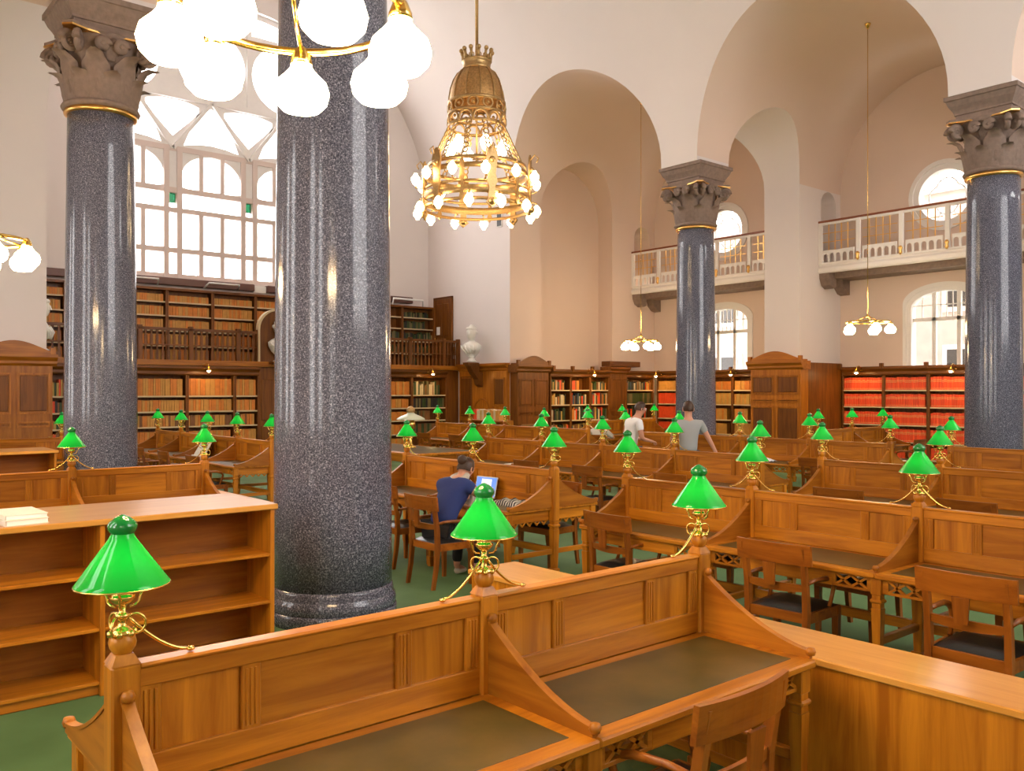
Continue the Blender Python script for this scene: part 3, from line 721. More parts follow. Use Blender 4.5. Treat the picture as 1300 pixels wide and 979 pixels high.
def bookcase(loc, rz, w, h, depth, zs, label, group, wood_, cornice=True, plinth=.12, name='bookcase', back=True):
    t = thing(name, label, 'bookcase', loc, rz, group)
    key = (round(w, 3), h, depth, tuple(zs), id(wood_), cornice)
    if key not in bc_cache:
        d = {}
        mb = MB(); mb.cbox(0, .045, 0, depth, 0, h); d['stile'] = M_(mb.mesh('stile'), wood_['z'])
        mb = MB(); mb.box(.02, w - .02, depth - .03, depth - .01, 0, h); d['back'] = M_(mb.mesh('back_panel'), wood_['z'])
        mb = MB(); mb.cbox(.03, w - .03, .02, depth - .02, -.028, 0); d['shelf'] = M_(mb.mesh('shelf'), wood_['x'])
        mb = MB(); mb.cbox(.045, w - .045, .012, .028, -.03, .012, .003); d['edge'] = M_(mb.mesh('shelf_edge'), M['trim_shelf'])
        mb = MB(); mb.cbox(0, w, .02, depth, 0, plinth); d['plinth'] = M_(mb.mesh('plinth'), wood_['x'])
        mb = MB(); mb.prism([(.03, 0), (0, .03), (0, .10), (-.07, .17), (-.10, .18), (-.10, .25), (depth, .25), (depth, 0)], 'x', 0, w); d['cornice'] = M_(mb.mesh('cornice'), wood_['x'])
        bc_cache[key] = d
    d = bc_cache[key]
    link('stile', d['stile'], t); link('stile', d['stile'], t, (w - .045, 0, 0)); 
    if back: link('back_panel', d['back'], t)
    link('plinth', d['plinth'], t)
    for z in zs:
        s = link('shelf', d['shelf'], t, (0, 0, z)); link('shelf_edge', d['edge'], s)
    if cornice: link('cornice', d['cornice'], t, (0, 0, h))
    return t
M['trim_shelf'] = plain('pale_shelf_edge', (.62, .47, .27), .5)
def zsc(zs, top): return [(z, (zs[i + 1] if i + 1 < len(zs) else top) - z - .03) for i, z in enumerate(zs)]

# end wall, lower range below the gallery
YLB = 23.32; zl = [.15, .60, 1.03, 1.43, 1.84, 2.20][:5]; HL = 2.40
def st_end(i): return ['amber', 'tan'] if i != 2 else ['tan', 'brown', 'amber']
x = 4.46; k = 0
while x < 10.2:
    w = 1.31 if x < 9 else 10.40 - x
    o = bookcase((x, YLB, 0), 0, w, HL, .42, zl, 'oak bookcase of tan volumes under the gallery, %s from the niche, pier side' % ORD[4 - k], 'lower bookcases left of the gallery niche', DW)
    fill(o, w, zsc(zl, HL), .42, st_end if k else ['red', 'gold', 'green', 'brown', 'black'], fillp=1 if k else .9); x += w; k += 1
x = 11.46; k = 0
while x < 16.9:
    w = 1.36
    o = bookcase((x, YLB, 0), 0, w, HL, .42, zl, 'oak bookcase of amber volumes under the gallery, %s from the panelled corner' % ORD[3 - k], 'lower bookcases right of the gallery niche', DW)
    fill(o, w, zsc(zl, HL), .42, (lambda i: ['amber', 'amber', 'tan']) if k < 3 else (lambda i: [['green', 'olive', 'brown', 'cream'], ['olive', 'green', 'black'], ['brown', 'olive', 'black'], ['olive', 'green', 'brown'], None][4 - i]), fillp=1 if k < 3 else .7); x += w; k += 1
filler = MB(); filler.cbox(x, XRF - .02, YLB, YLB + .4, 0, HL + .25); tag(obj('corner_panel', filler, DW['z']), 'narrow oak filler panel closing the gallery bookcases against the side wall', 'panel')
# gallery floor, upper range
g = thing('gallery', 'oak gallery walkway with fascia above the end wall bookcases', 'gallery')
mb = MB(); mb.box(XLF + .01, XRF - .01, 23.24, YE - .01, 2.66, 2.74); obj('deck', mb, DW['x'], g)
mb = MB(); mb.cbox(XLF + .01, XRF - .01, 23.18, 23.30, 2.655, 2.80); obj('fascia', mb, MW['x'], g)
rail = thing('gallery_railing', 'dark oak gallery railing of flat balusters', 'railing', (0, 23.27, 0))
mbb = MB(); mbb.prism([(-.035, 0), (.035, 0), (.035, .22), (.018, .26), (.018, .34), (.035, .38), (.035, .62), (.018, .66), (.018, .70), (.035, .74), (.035, .80), (-.035, .80), (-.035, .74), (-.018, .70), (-.018, .66), (-.035, .62), (-.035, .38), (-.018, .34), (-.018, .26), (-.035, .22)], 'y', -.012, .012)
me_bal = M_(mbb.mesh('baluster'), DW['z'])
mbp = MB(); mbp.cbox(-.06, .06, -.05, .05, 0, .95); me_rp = M_(mbp.mesh('rail_post'), DW['z'])
for xa, xb in ((XLF + .1, 10.35), (11.5, XRF - .08)):
    n = int((xb - xa) / .145)
    for i in range(1, n):
        if i % 9 == 0: continue
        link('baluster', me_bal, rail, (xa + (xb - xa) * i / n, 0, 2.80))
    for i in range(0, n + 1):
        if i % 9 == 0 or i == n: link('newel_post', me_rp, rail, (xa + (xb - xa) * i / n, 0, 2.74))
    mb = MB(); mb.cbox(xa, xb, -.05, .05, 3.57, 3.64); obj('handrail', mb, DW['x'], rail)
    mb = MB(); mb.cbox(xa, xb, -.02, .02, 3.17, 3.205); obj('middle_rail', mb, DW['x'], rail)
zu = [2.77, 3.24, 3.66, 4.08, 4.46]; HU = 4.78
for i in range(10):
    w = (XRF - XLF - .04) / 10; x = XLF + .02 + i * w
    o = bookcase((x, 24.72, 2.74), 0, w, HU - 2.74, .34, [z - 2.74 for z in zu], 'upper gallery bookcase of %s volumes, %s from the gallery door' % ('tan' if i < 8 else 'dark green', ORD[9 - i]), 'upper gallery bookcases' if i < 8 else 'dark upper gallery bookcases', DW, cornice=False, plinth=.03)
    fill(o, w, zsc([z - 2.74 for z in zu], HU - 2.74), .34, ['tan', 'amber'] if i < 8 else ['green', 'olive', 'green', 'black'], fillp=1 if i < 8 else .85)
    mb = MB(); mb.cbox(x, x + w, 24.68, 25.06, HU, HU + .07); c_ = obj('cornice', mb, DW['x'], None); c_.parent = o; c_.matrix_parent_inverse = Matrix.Translation(o.location).inverted()
# arched niche with bust in the middle of the gallery
nc = thing('bust_niche', 'arched oak niche and pier in the middle of the gallery', 'niche', (XC, 23.2, 0))
mb = MB(); mb.cbox(-.52, .54, .12, .5, 0, 2.66); obj('pier', mb, DW['z'], nc)
for s in (-.26, .26):
    for z0_, z1_ in ((.3, 1.0), (1.15, 2.3)): mb = MB(); mb.cbox(s - .2, s + .2, .09, .13, z0_, z1_, .02); obj('pier_panel', mb, DW['z'], nc)
mb = MB(); arc = [(-.55, 2.8)] + [(-.55 * math.cos(math.pi * q / 16), 3.70 + .55 * math.sin(math.pi * q / 16)) for q in range(17)] + [(.55, 2.8)]
mb.prism(arc, 'y', .05, .12); obj('niche_back', mb, DW['z'], nc)
mb = MB(); mb.band([(p[0] * 1.09, p[1] + (.05 if p[1] > 3.6 else 0)) for p in arc], arc, 'y', -.02, .14); obj('arch_moulding', mb, M['trim_shelf'], nc)
def bust(loc, rz, label, s=1.0):
    t = thing('marble_bust', label, 'bust', loc, rz)
    mb = MB(); mb.lathe([(.14 * s, 0), (.15 * s, .02 * s), (.09 * s, .06 * s), (.075 * s, .12 * s), (.10 * s, .16 * s)], 20); obj('socle', mb, M['marble'], t)
    # shoulders and chest, one lofted body with neck
    mb = MB(); n = 20; vs = []
    for (rx, ry, cy, z) in ((.10, .08, 0, .15), (.19, .12, 0, .23), (.26, .14, 0, .35), (.275, .13, 0, .44), (.18, .11, .01, .505), (.085, .09, .02, .545), (.078, .085, .02, .59), (.098, .12, -.01, .63), (.122, .145, -.015, .70), (.130, .155, -.01, .79), (.118, .142, .0, .87), (.07, .09, .01, .94), (.008, .01, .01, .965)):
        for i in range(n):
            a = 2 * math.pi * i / n; vs.append((rx * s * math.cos(a), (cy + ry * math.sin(a)) * s, z * s))
    mb.add(vs, [(j * n + i, j * n + (i + 1) % n, (j + 1) * n + (i + 1) % n, (j + 1) * n + i) for j in range(12) for i in range(n)], 0, True); obj('figure', mb, M['marble'], t)
    mb = MB(); mb.taper(0, -.165 * s, .73 * s, .81 * s, .024 * s, .03 * s, .010 * s, .008 * s); obj('nose', mb, M['marble'], t)
    mb = MB()
    for q in range(16):
        a = q / 16 * 2 * math.pi; mb.sphere((.115 * s * math.cos(a), .01 * s + .13 * s * math.sin(a), (.88 if math.sin(a) < -.2 else .80) * s), .045 * s, 8, 6)
    mb.sphere((0, .02 * s, .92 * s), .085 * s, 10, 7); o = obj('curled_hair', mb, M['marble'], t); o['kind'] = 'stuff'
    mb = MB()
    for q in range(5): mb.tube([((-.27 + .12 * q) * s, -.10 * s, .44 * s), ((-.20 + .10 * q) * s, -.165 * s, .34 * s), ((-.10 + .06 * q) * s, -.13 * s, .22 * s)], .022 * s, 6)
    o = obj('drapery', mb, M['marble'], t); o['kind'] = 'stuff'
    return t
bust((XC, 23.12, 2.80), 0, 'marble bust in the arched niche of the gallery railing', 1.25)
mb = MB(); mb.cbox(XC - .3, XC + .3, 22.86, 23.3, 2.74, 2.80); tag(obj('bust_ledge', mb, DW['x']), 'oak ledge carrying the bust in the gallery niche', 'ledge')
bust((16.98, 22.08, 2.90), R(-60), 'marble bust on a bracket at the panelled corner wall', 1.2)
bust((4.66, 22.35, 2.90), R(60), 'marble bust above the bookcase corner next to the left wall pier', 1.3)
mb = MB(); mb.prism([(17.335, 2.58), (17.19, 2.58), (17.19, 2.88), (16.72, 2.88), (16.74, 2.80), (16.84, 2.76), (16.92, 2.62), (17.02, 2.50), (17.16, 2.34), (17.20, 2.18), (17.335, 2.10)], 'y', 21.95, 22.21); tag(obj('bracket', mb, DW['z']), 'carved oak bracket holding up the corner bust', 'bracket')
mb = MB(); mb.prism([(4.45, 2.89), (5.0, 2.89), (4.98, 2.8), (4.86, 2.7), (4.7, 2.5), (4.45, 2.4)], 'y', 22.2, 22.5); tag(obj('bracket', mb, DW['z']), 'carved oak bracket holding the bust beside the left pier', 'bracket')
# heating beam under the window, with brackets, and gallery tube lights
hb = thing('heating_beam', 'dark red heating beam running under the great window sill', 'beam', (0, 0, 0))
for xa, xb in ((5.0, 10.95), (11.35, 16.6)): mb = MB(); mb.cbox(xa, xb, 24.84, 25.08, 4.95, 5.16, .02); obj('beam', mb, M['redbeam'], hb)
mb = MB(); mb.box(10.95, 11.35, 24.95, 25.05, 4.93, 5.13); obj('junction_box', mb, M['white_fix'], hb)
for xa in (7.6, 9.9, 12.3, 14.2):
    mb = MB(); mb.tube([(xa - .5, 24.8, 4.93), (xa - .45, 24.55, 5.06), (xa + .45, 24.55, 5.06), (xa + .5, 24.8, 4.93)], .025, 8); tag(obj('tube_light', mb, M['white_fix']), 'slim white bracketed tube light above the tan gallery bookcases', 'light fitting', 'tube lights over the gallery books')
mb = MB(); mb.tube([(15.7, 24.72, 4.86), (15.72, 24.7, 5.06), (16.9, 24.7, 5.06), (16.92, 24.72, 4.86)], .035, 8); tag(obj('tube_light', mb, M['white_fix']), 'white tube light above the dark green gallery volumes', 'light fitting')
# gallery door on the side wall
dr = thing('door_1', 'narrow brown panelled door opening onto the gallery', 'door', (XRF, 24.16, 2.74), R(-90)); dr['kind'] = 'structure'
mb = MB(); mb.cbox(-.46, .46, -.05, 0, 0, 2.36); obj('door_leaf', mb, DW['z'], dr)
for z0_, z1_ in ((.15, .95), (1.1, 2.2)):
    for s in (-.2, .2): mb = MB(); mb.cbox(s - .16, s + .16, -.07, -.045, z0_, z1_, .012); obj('door_panel', mb, DW['z'], dr)
for p in ((-.53, -.46, 0, 2.43), (.46, .53, 0, 2.43)): mb = MB(); mb.cbox(p[0], p[1], -.08, 0, p[2], p[3]); obj('door_jamb', mb, DW['z'], dr)
mb = MB(); mb.cbox(-.53, .53, -.08, 0, 2.36, 2.43); obj('door_head', mb, DW['x'], dr)
mb = MB(); mb.box(-.33, -.15, -.08, -.07, 1.15, 1.42); obj('notice', mb, M['white_paper'], dr)
mb = MB(); mb.cbox(-.42, -.38, -.11, -.05, .95, 1.05); obj('door_handle', mb, M['brass'], dr)
mb = MB(); mb.cbox(XRF - .03, XRF, 21.04, 21.31, 7.12, 7.60); pf = tag(obj('wall_grille', mb, M['trim_white']), 'small white framed dark grille high on the nave wall', 'grille'); mb = MB(); mb.box(XRF - .035, XRF - .02, 21.07, 21.28, 7.16, 7.56); obj('grille_face', mb, M['iron'], pf)

# ------------------------------------------------------------------ panelling and cabinets
def panelled(mbw, t, x0, x1, z0, z1, nx, nz, wood_, y=0, name='panel'):
    for i in range(nx):
        for j in range(len(nz)):
            a = x0 + (x1 - x0) * i / nx + .05; b = x0 + (x1 - x0) * (i + 1) / nx - .05
            za, zb = nz[j]
            fr = MB(); o_ = [(a, za), (b, za), (b, zb), (a, zb)]; q = .035; i_ = [(a + q, za + q), (b - q, za + q), (b - q, zb - q), (a + q, zb - q)]
            fr.band(o_ + o_[:1], i_ + i_[:1], 'y', y - .022, y); p = obj(name, fr, wood_['z'], t)
            mb = MB(); mb.cbox(a + .06, b - .06, y - .02, y + .002, za + .06, zb - .06, .018); obj('panel_field', mb, DW['z'], p)
def cabinet(loc, rz, w, h, d, label, wood_, vent=False, pediment=True, nx=2, zones=((.2, 1.1), (1.22, 1.34), (1.5, 2.35))):
    t = thing('panelled_cabinet', label, 'cabinet', loc, rz)
    mb = MB(); mb.cbox(0, w, 0, d, 0, h); obj('body', mb, wood_['z'], t)
    panelled(None, t, 0, w, 0, h, nx, zones if not vent else zones[1:], wood_)
    mb = MB(); mb.prism([(0, 0), (-.05, .05), (-.05, .10), (-.12, .18), (-.12, .24), (d, .24), (d, 0)], 'x', -.08, w + .08); obj('cornice', mb, wood_['x'], t, (0, 0, h))
    if pediment:
        mb = MB(); n = 16; up = [(w * i / n, .06 + .22 * math.sin(math.pi * i / n) ** 1.3) for i in range(n + 1)]; lo = [(p[0], 0) for p in up]
        mb.band(up, lo, 'y', -.05, .0); obj('arched_pediment', mb, wood_['x'], t, (0, 0, h + .24))
        for x in (0, w): mb = MB(); mb.cbox(x - .05, x + .05, -.07, .03, 0, .14); obj('pediment_block', mb, wood_['z'], t, (0, 0, h + .24))
        mb = MB(); mb.box(.02, w - .02, 0, min(d, .4), 0, .05); obj('top_board', mb, wood_['x'], t, (0, 0, h + .24))
    if vent:
        mb = MB(); o_ = [(.10 * w, .35), (.90 * w, .35), (.90 * w, .95), (.10 * w, .95)]; i_ = [(.18 * w, .45), (.82 * w, .45), (.82 * w, .85), (.18 * w, .85)]
        mb.band(o_ + o_[:1], i_ + i_[:1], 'y', -.04, 0); v = obj('vent_frame', mb, M['oldgold'], t)
        mb = MB(); mb.box(.18 * w, .82 * w, -.012, .0, .45, .85); obj('vent_grille', mb, M['grille'], v)
        for q in range(7): mb = MB(); xx = .18 * w + .64 * w * (q + .5) / 7; mb.box(xx - .012, xx + .012, -.022, -.01, .45, .85); obj('vent_bar', mb, M['oldgold'], v)
    return t
# corner panelling on the nave side wall
t = thing('wall_panelling', 'oak wall panelling with a round-headed recess below the corner bust', 'panelling', (XRF, 23.22, 0), R(-90))
mb = MB(); mb.cbox(0, 2.54, -.06, 0, 0, 2.6); obj('backing', mb, MW['z'], t)
panelled(None, t, .05, .75, 0, 2.6, 1, ((.2, 1.0), (1.15, 2.45)), DW, -.06)
mb = MB(); ar = [(.85, .3)] + [(1.2 - .35 * math.cos(math.pi * q / 14), 1.35 + .35 * math.sin(math.pi * q / 14)) for q in range(15)] + [(1.55, .3)]
mb.band([(1.2 + (p[0] - 1.2) * 1.12, p[1] + (.04 if p[1] > 1.34 else 0)) for p in ar], ar, 'y', -.09, -.06); obj('round_headed_frame', mb, MW['z'], t)
mb = MB(); mb.cbox(1.82, 2.54, -.14, -.05, 0, 2.6); obj('pilaster', mb, MW['z'], t)
panelled(None, t, 1.86, 2.50, 0, 2.6, 1, ((.2, 1.1), (1.22, 1.34), (1.5, 2.4)), MW, -.14)
mb = MB(); mb.prism([(-.06, 0), (-.10, .05), (-.10, .10), (-.20, .18), (-.20, .25), (0, .25), (0, 0)], 'x', 0, 2.54); obj('cornice', mb, MW['x'], t, (0, 0, 2.6))
cabinet((XRF + .0, 20.30, 0), 0, 1.28, 2.55, .37, 'panelled oak cabinet with a brass vent at the foot of the far aisle pier', DW, True, True, 2)
cabinet((1.6, 20.24, 0), 0, 1.42, 2.5, .42, 'amber oak cabinet at the left wall pier, its outer half out of sight', MW, True, False, 2)
cabinet((3.02, 20.24, 0), 0, 1.44, 2.5, .42, 'amber oak panelled cabinet with brass vent under an arched pediment by the left pier', MW, True, True, 2)
cabinet((21.60, 14.84, 0), R(-90), 1.62, 2.58, .38, 'panelled oak cabinet with arched pediment on the pier between tan and red books', MW, False, True, 2, ((.2, 1.55), (1.66, 1.76), (1.88, 2.42)))
mb = MB(); mb.cbox(21.98, 23.85, 13.26, 13.44, 0, 2.78); tag(obj('pier_return_panel', mb, DW['z']), 'dark oak side panel returning from the pier cabinet to the red books', 'panel')
mb = MB(); mb.cbox(21.98, 23.85, 14.70, 14.86, 0, 2.78); tag(obj('pier_return_panel', mb, DW['z']), 'dark oak side panel returning from the pier cabinet to the tan books', 'panel')
# far aisle wall bookcases (mixed books)
zr = [.10, .56, 1.03, 1.53, 2.0]; HR = 2.42
mixed = ['red', 'brown', 'cream', 'green', 'olive', 'gold', 'blue', 'black', 'amber']
for i in range(3):
    o = bookcase((18.74 + i * .90, 20.28, 0), 0, .90, HR, .38, zr, 'oak bookcase of mixed coloured books, %s from the vented cabinet' % ORD[i], 'mixed bookcases on the far aisle wall', DW)
    fill(o, .90, zsc(zr, HR), .38, lambda q: (['red', 'amber', 'brown'] if (i == 1 and q == 4) else mixed), fillp=.9)
cabinet((21.44, 20.26, 0), 0, .84, 2.55, .38, 'narrow dark oak panel bay between the mixed books and the corner shelves', DW, False, False, 1, ((.2, 1.2), (1.3, 2.4)))
mb = MB(); mb.cbox(21.38, 22.9, 20.2, 20.6, 2.80, 2.98); tag(obj('cornice_box', mb, DW['x']), 'dark oak box standing on the far aisle cornice', 'box')
o = bookcase((22.28, 20.28, 0), 0, 1.42, HR, .38, zr, 'oak bookcase of dark green volumes in the far aisle corner', None, DW); fill(o, 1.42, zsc(zr, HR), .38, lambda q: [['cream', 'olive'], ['cream', 'olive'], ['green', 'black', 'green', 'red'], ['green', 'olive'], mixed][q], fillp=.95)
XRB = 23.78
for i, yy in enumerate((20.22, 19.16, 18.1, 17.04, 15.96)):
    o = bookcase((XRB, yy, 0), R(-90), 1.06, HR, .4, zr, 'outer wall bookcase of %s volumes, %s from the pier cabinet' % ('red and tan' if i < 2 else 'tan', ORD[4 - i]), 'outer wall bookcases of red and tan' if i < 2 else 'outer wall bookcases of tan', DW)
    fill(o, 1.06, zsc(zr, HR), .4, (lambda q: ['tan'] if q == 4 else ['red', 'red', 'red']) if i < 2 else (lambda q: [['tan', 'cream'], ['tan'], ['tan', 'amber'], ['tan', 'gold'], ['amber', 'tan']][q]), fillp=.97)
# red book wall of the middle bay
red_cases = []
for i in range(5):
    o = bookcase((XRB, 13.22 - i * 1.245, 0), R(-90), 1.245, HR, .4, zr, 'oak bookcase filled with red volumes, %s from the pier cabinet' % ORD[i], 'red volume bookcases of the middle aisle bay', DW)
    red_cases.append(o)
for i, o in enumerate(red_cases):
    for row in (4, 3, 2, 1): fill(o, 1.245, [zsc(zr, HR)[row]], .4, ['red', 'red', 'red'], True, .05, 'gilt-banded red volume on the %s shelf of the %s red bookcase from the pier cabinet' % (['', 'fourth', 'third', 'second', 'top'][row], ORD[i]), 'red volumes on the middle bay shelves')
for o in red_cases: fill(o, 1.245, [zsc(zr, HR)[0]], .4, ['red', 'red', 'red'])
bo = obj('book_rows', BOOKS, [M['b_' + k] for k in BK]); bo['kind'] = 'stuff'; bo['label'] = 'long rows of bound volumes standing on the wall bookcases'; bo['category'] = 'books'
for xx, yy in [(XRB - .12, 13.22 - i * 1.245) for i in range(6)] + [(XRB - .12, 20.2 - i * 1.06) for i in range(1, 5)]:
    mb = MB(); mb.cbox(xx - .03, xx + .06, yy - .05, yy + .05, 2.60, 2.76); tag(obj('cornice_block', mb, DW['z']), 'small square oak block on the outer wall bookcase cornice', 'block', 'cornice blocks along the outer wall')
for xx in (18.8, 19.64, 20.54): mb = MB(); mb.cbox(xx - .05, xx + .05, 20.15, 20.25, 2.60, 2.78); tag(obj('cornice_block', mb, DW['z']), 'small square oak block on the mixed bookcase cornice', 'block', 'cornice blocks over the mixed books')

# ------------------------------------------------------------------ balconies of the aisle bays
XB = 23.0
me_gbar = None
def balcony(a, b, label):
    t = thing('balcony', label, 'balcony', (XB, b, 0), R(-90)); L_ = b - a; d = XO - XB
    mb = MB(); mb.cbox(0, L_, .02, d, 5.42, 5.56); obj('deck', mb, M['trim_white'], t)
    mb = MB(); mb.prism([(.0, 5.36), (-.03, 5.40), (-.03, 5.50), (.02, 5.56), (.02, 5.60), (.08, 5.60), (.08, 5.36)], 'x', 0, L_); obj('fascia', mb, M['trim_white'], t)
    mb = MB(); mb.cbox(.02, L_ - .02, .35, d, 5.22, 5.42); obj('under_beam', mb, M['capital'], t)
    rl = bpy.data.objects.new('balustrade', None); COL.objects.link(rl); rl.parent = t
    mb = MB(); mb.cbox(0, L_, -.035, .045, 6.80, 6.86); obj('handrail', mb, M['railred'], rl)
    mb = MB(); mb.cbox(0, L_, -.02, .03, 6.73, 6.80); obj('top_rail', mb, M['trim_white'], rl)
    mb = MB(); mb.cbox(0, L_, -.02, .03, 5.60, 5.66); obj('bottom_rail', mb, M['trim_white'], rl)
    n = 5; pw = L_ / n
    for i in range(n + 1):
        x = min(max(i * pw, .06), L_ - .06)
        mb = MB(); mb.cbox(x - .06, x + .06, -.03, .04, 5.60, 6.80); obj('rail_post', mb, M['trim_white'], rl)
        if 0 < i < n: mb = MB(); mb.lathe([(.02, 5.62), (.05, 5.68), (.03, 5.74), (.06, 5.80), (.03, 5.86)], 10, x, -.05); obj('gilt_knob', mb, M['gold'], rl)
    for i in range(n):
        x0_, x1_ = i * pw + .12, (i + 1) * pw - .12
        mb = MB(); k = 5; s = (x1_ - x0_) / k
        for q in range(k):
            c = x0_ + (q + .5) * s; ar = [(c - s / 2 + .03, 5.66)] + [(c - (s / 2 - .03) * math.cos(math.pi * u / 8), 5.84 + (s / 2 - .03) * math.sin(math.pi * u / 8)) for u in range(9)] + [(c + s / 2 - .03, 5.66)]
            ou = [(c - s / 2, 5.66)] + [(c - s / 2 + s * u / 8, 6.0) for u in range(9)] + [(c + s / 2, 5.66)]
            mb.band(ou, ar, 'y', -.01, .02)
        obj('arcade_strip', mb, M['trim_white'], rl)
        mb = MB()
        for q in range(1, 5): x = x0_ + (x1_ - x0_) * q / 5; mb.box(x - .012, x + .012, -.004, .012, 6.0, 6.73)
        for z in (6.24, 6.49): mb.box(x0_, x1_, .012, .022, z - .010, z + .010)
        obj('gilt_grille', mb, M['gold'], rl)
    for x in (.16, L_ - .16):
        for yy in (.0, d - .3):
            mb = MB(); mb.prism([(yy, 5.42), (yy + .42, 5.42), (yy + .42, 4.98), (yy + .30, 4.93), (yy + .12, 5.02), (yy + .02, 5.22)] if yy == 0 else [(yy - .15, 5.22), (yy + .28, 5.22), (yy + .28, 4.80), (yy + .10, 4.84), (yy - .08, 5.0)], 'x', x - .15, x + .15); obj('corbel', mb, M['capital'], t)
    return t
balcony(*BAYS[2], 'white balcony with gilt grille across the far aisle bay')
balcony(*BAYS[1], 'white balcony with gilt grille across the aisle bay with red books')
balcony(*BAYS[0], 'white balcony with gilt grille running on behind the red book wall column')

# ------------------------------------------------------------------ reading tables (two-sided, with a panelled screen and lamp posts)
S = 1.4; ZD = .76; ZPT = 1.15; DD = .66
def mk(fn, name, mat):
    mb = MB(); fn(mb); return M_(mb.mesh(name), mat)
TM = {}
TM['top_rail'] = mk(lambda m: (m.cbox(.04, S - .04, -.028, .028, 1.075, 1.138, .005), m.cbox(.04, S - .04, -.036, .036, 1.132, ZPT, .007)), 'top_rail', W['x'])
TM['bottom_rail'] = mk(lambda m: m.cbox(.04, S - .04, -.026, .026, ZD, ZD + .105, .004), 'bottom_rail', W['x'])
def stile(m):
    m.cbox(-.034, .034, -.024, .024, ZD + .10, 1.08, .004); 
    for s in (-.016, .0, .016): m.cbox(s - .005, s + .005, -.028, .028, ZD + .115, 1.065, .002)
TM['stile'] = mk(stile, 'stile', W['z'])
TM['panel_narrow'] = mk(lambda m: m.cbox(0, .255, -.010, .010, ZD + .10, 1.08, .002), 'panel', W['z'])
TM['panel_wide'] = mk(lambda m: m.cbox(0, .60, -.010, .010, ZD + .10, 1.08, .002), 'panel', W['x'])
TM['desktop'] = mk(lambda m: m.cbox(0, S, .024, DD, ZD - .036, ZD, .008), 'desktop', W['x'])
TM['inlay'] = mk(lambda m: m.cbox(.075, S - .075, .09, DD - .085, ZD - .004, ZD + .0025, .001), 'leather_inlay', M['inlay'])
TM['apron'] = mk(lambda m: m.cbox(.33, S - .33, DD - .075, DD - .05, ZD - .14, ZD - .036, .003), 'apron', W['x'])
def lattice(m, L_=.29):
    y0_, y1_ = DD - .073, DD - .052; z0_, z1_ = ZD - .14, ZD - .036
    m.cbox(.035, .035 + L_, y0_, y1_, z0_, z0_ + .018, .002); m.cbox(.035, .035 + L_, y0_, y1_, z1_ - .016, z1_, .002)
    m.cbox(.035, .075, y0_, y1_, z0_, z1_, .002)
    for q in range(2):
        xa = .075 + q * .115; xb = xa + .115
        for (p, r_) in (((xa, z0_ + .014), (xb, z1_ - .014)), ((xa, z1_ - .014), (xb, z0_ + .014))):
            dx, dz = r_[0] - p[0], r_[1] - p[1]; l = math.hypot(dx, dz); nx, nz = -dz / l * .008, dx / l * .008
            m.prism([(p[0] + nx, p[1] + nz), (p[0] - nx, p[1] - nz), (r_[0] - nx, r_[1] - nz), (r_[0] + nx, r_[1] + nz)], 'y', y0_ + .002, y1_ - .002)
    m.cbox(.305, .335, y0_, y1_, z0_, z1_, .002)
TM['lattice'] = mk(lattice, 'apron_lattice', W['x'])
def divider(m):
    n = 16; up = []; 
    for i in range(n + 1):
        t = i / n; up.append((.04 + (DD - .07) * t, ZD + .245 * (1 - t) ** 1.75 + .045 - .02 * t))
    lo = [(p[0], ZD - .002) for p in up]; m.band(up, lo, 'x', -.013, .013)
    m.band([(p[0], p[1] + .012) for p in up], [(p[0], p[1] - .002) for p in up], 'x', -.018, .018)
    m.lathe([(.001, ZD + .285), (.016, ZD + .29), (.022, ZD + .305), (.016, ZD + .32), (.001, ZD + .325)], 10, 0, .055)
    m.lathe([(.001, ZD + .01), (.018, ZD + .015), (.024, ZD + .032), (.018, ZD + .048), (.001, ZD + .05)], 10, 0, DD - .03)
TM['divider'] = mk(divider, 'divider', MW['y'])
def leg(m):
    m.cbox(-.036, .036, -.036, .036, ZD - .15, ZD - .036, .004); m.taper(0, 0, .11, ZD - .24, .022, .022, .033, .033)
    m.cbox(-.042, .042, -.042, .042, ZD - .205, ZD - .18, .008); m.cbox(-.030, .030, -.030, .030, ZD - .24, ZD - .15, .003)
    m.cbox(-.038, .038, -.038, .038, .075, .115, .006); m.taper(0, 0, 0, .08, .026, .026, .036, .036)
TM['leg'] = mk(leg, 'leg', W['z'])
def post(m):
    m.cbox(-.043, .043, -.043, .043, ZD - .15, 1.155, .007); m.taper(0, 0, .11, ZD - .24, .027, .027, .040, .040); m.cbox(-.05, .05, -.05, .05, ZD - .21, ZD - .18, .008); m.cbox(-.036, .036, -.036, .036, ZD - .25, ZD - .145, .003); m.cbox(-.045, .045, -.045, .045, .075, .115, .006); m.taper(0, 0, 0, .08, .03, .03, .043, .043); m.taper(0, 0, 1.155, 1.185, .042, .042, .026, .026)
    m.lathe([(.024, 1.18), (.028, 1.188), (.038, 1.203), (.041, 1.218), (.036, 1.238), (.026, 1.252)], 16)
TM['post'] = mk(post, 'lamp_post', W['z'])
TM['stretcher_x'] = mk(lambda m: m.cbox(.04, S - .04, -.022, .022, .26, .33, .004), 'stretcher', W['x'])
TM['stretcher_y'] = mk(lambda m: m.cbox(-.02, .02, .04, DD - .09, .27, .32, .004), 'side_stretcher', W['y'])
TM['end_apron'] = mk(lambda m: m.cbox(-.014, .014, .045, DD - .09, ZD - .14, ZD - .036, .003), 'end_apron', W['y'])
def end_lat(m):
    z0_, z1_ = ZD - .17, ZD - .145
    for q in range(5):
        ya = .06 + q * .1; m.prism([(ya, z1_ + .01), (ya + .05, z0_ - .015), (ya + .1, z1_ + .01), (ya + .085, z1_ + .01), (ya + .05, z0_ + .01), (ya + .015, z1_ + .01)], 'x', -.01, .01)
TM['end_lattice'] = mk(end_lat, 'end_lattice', W['y'])

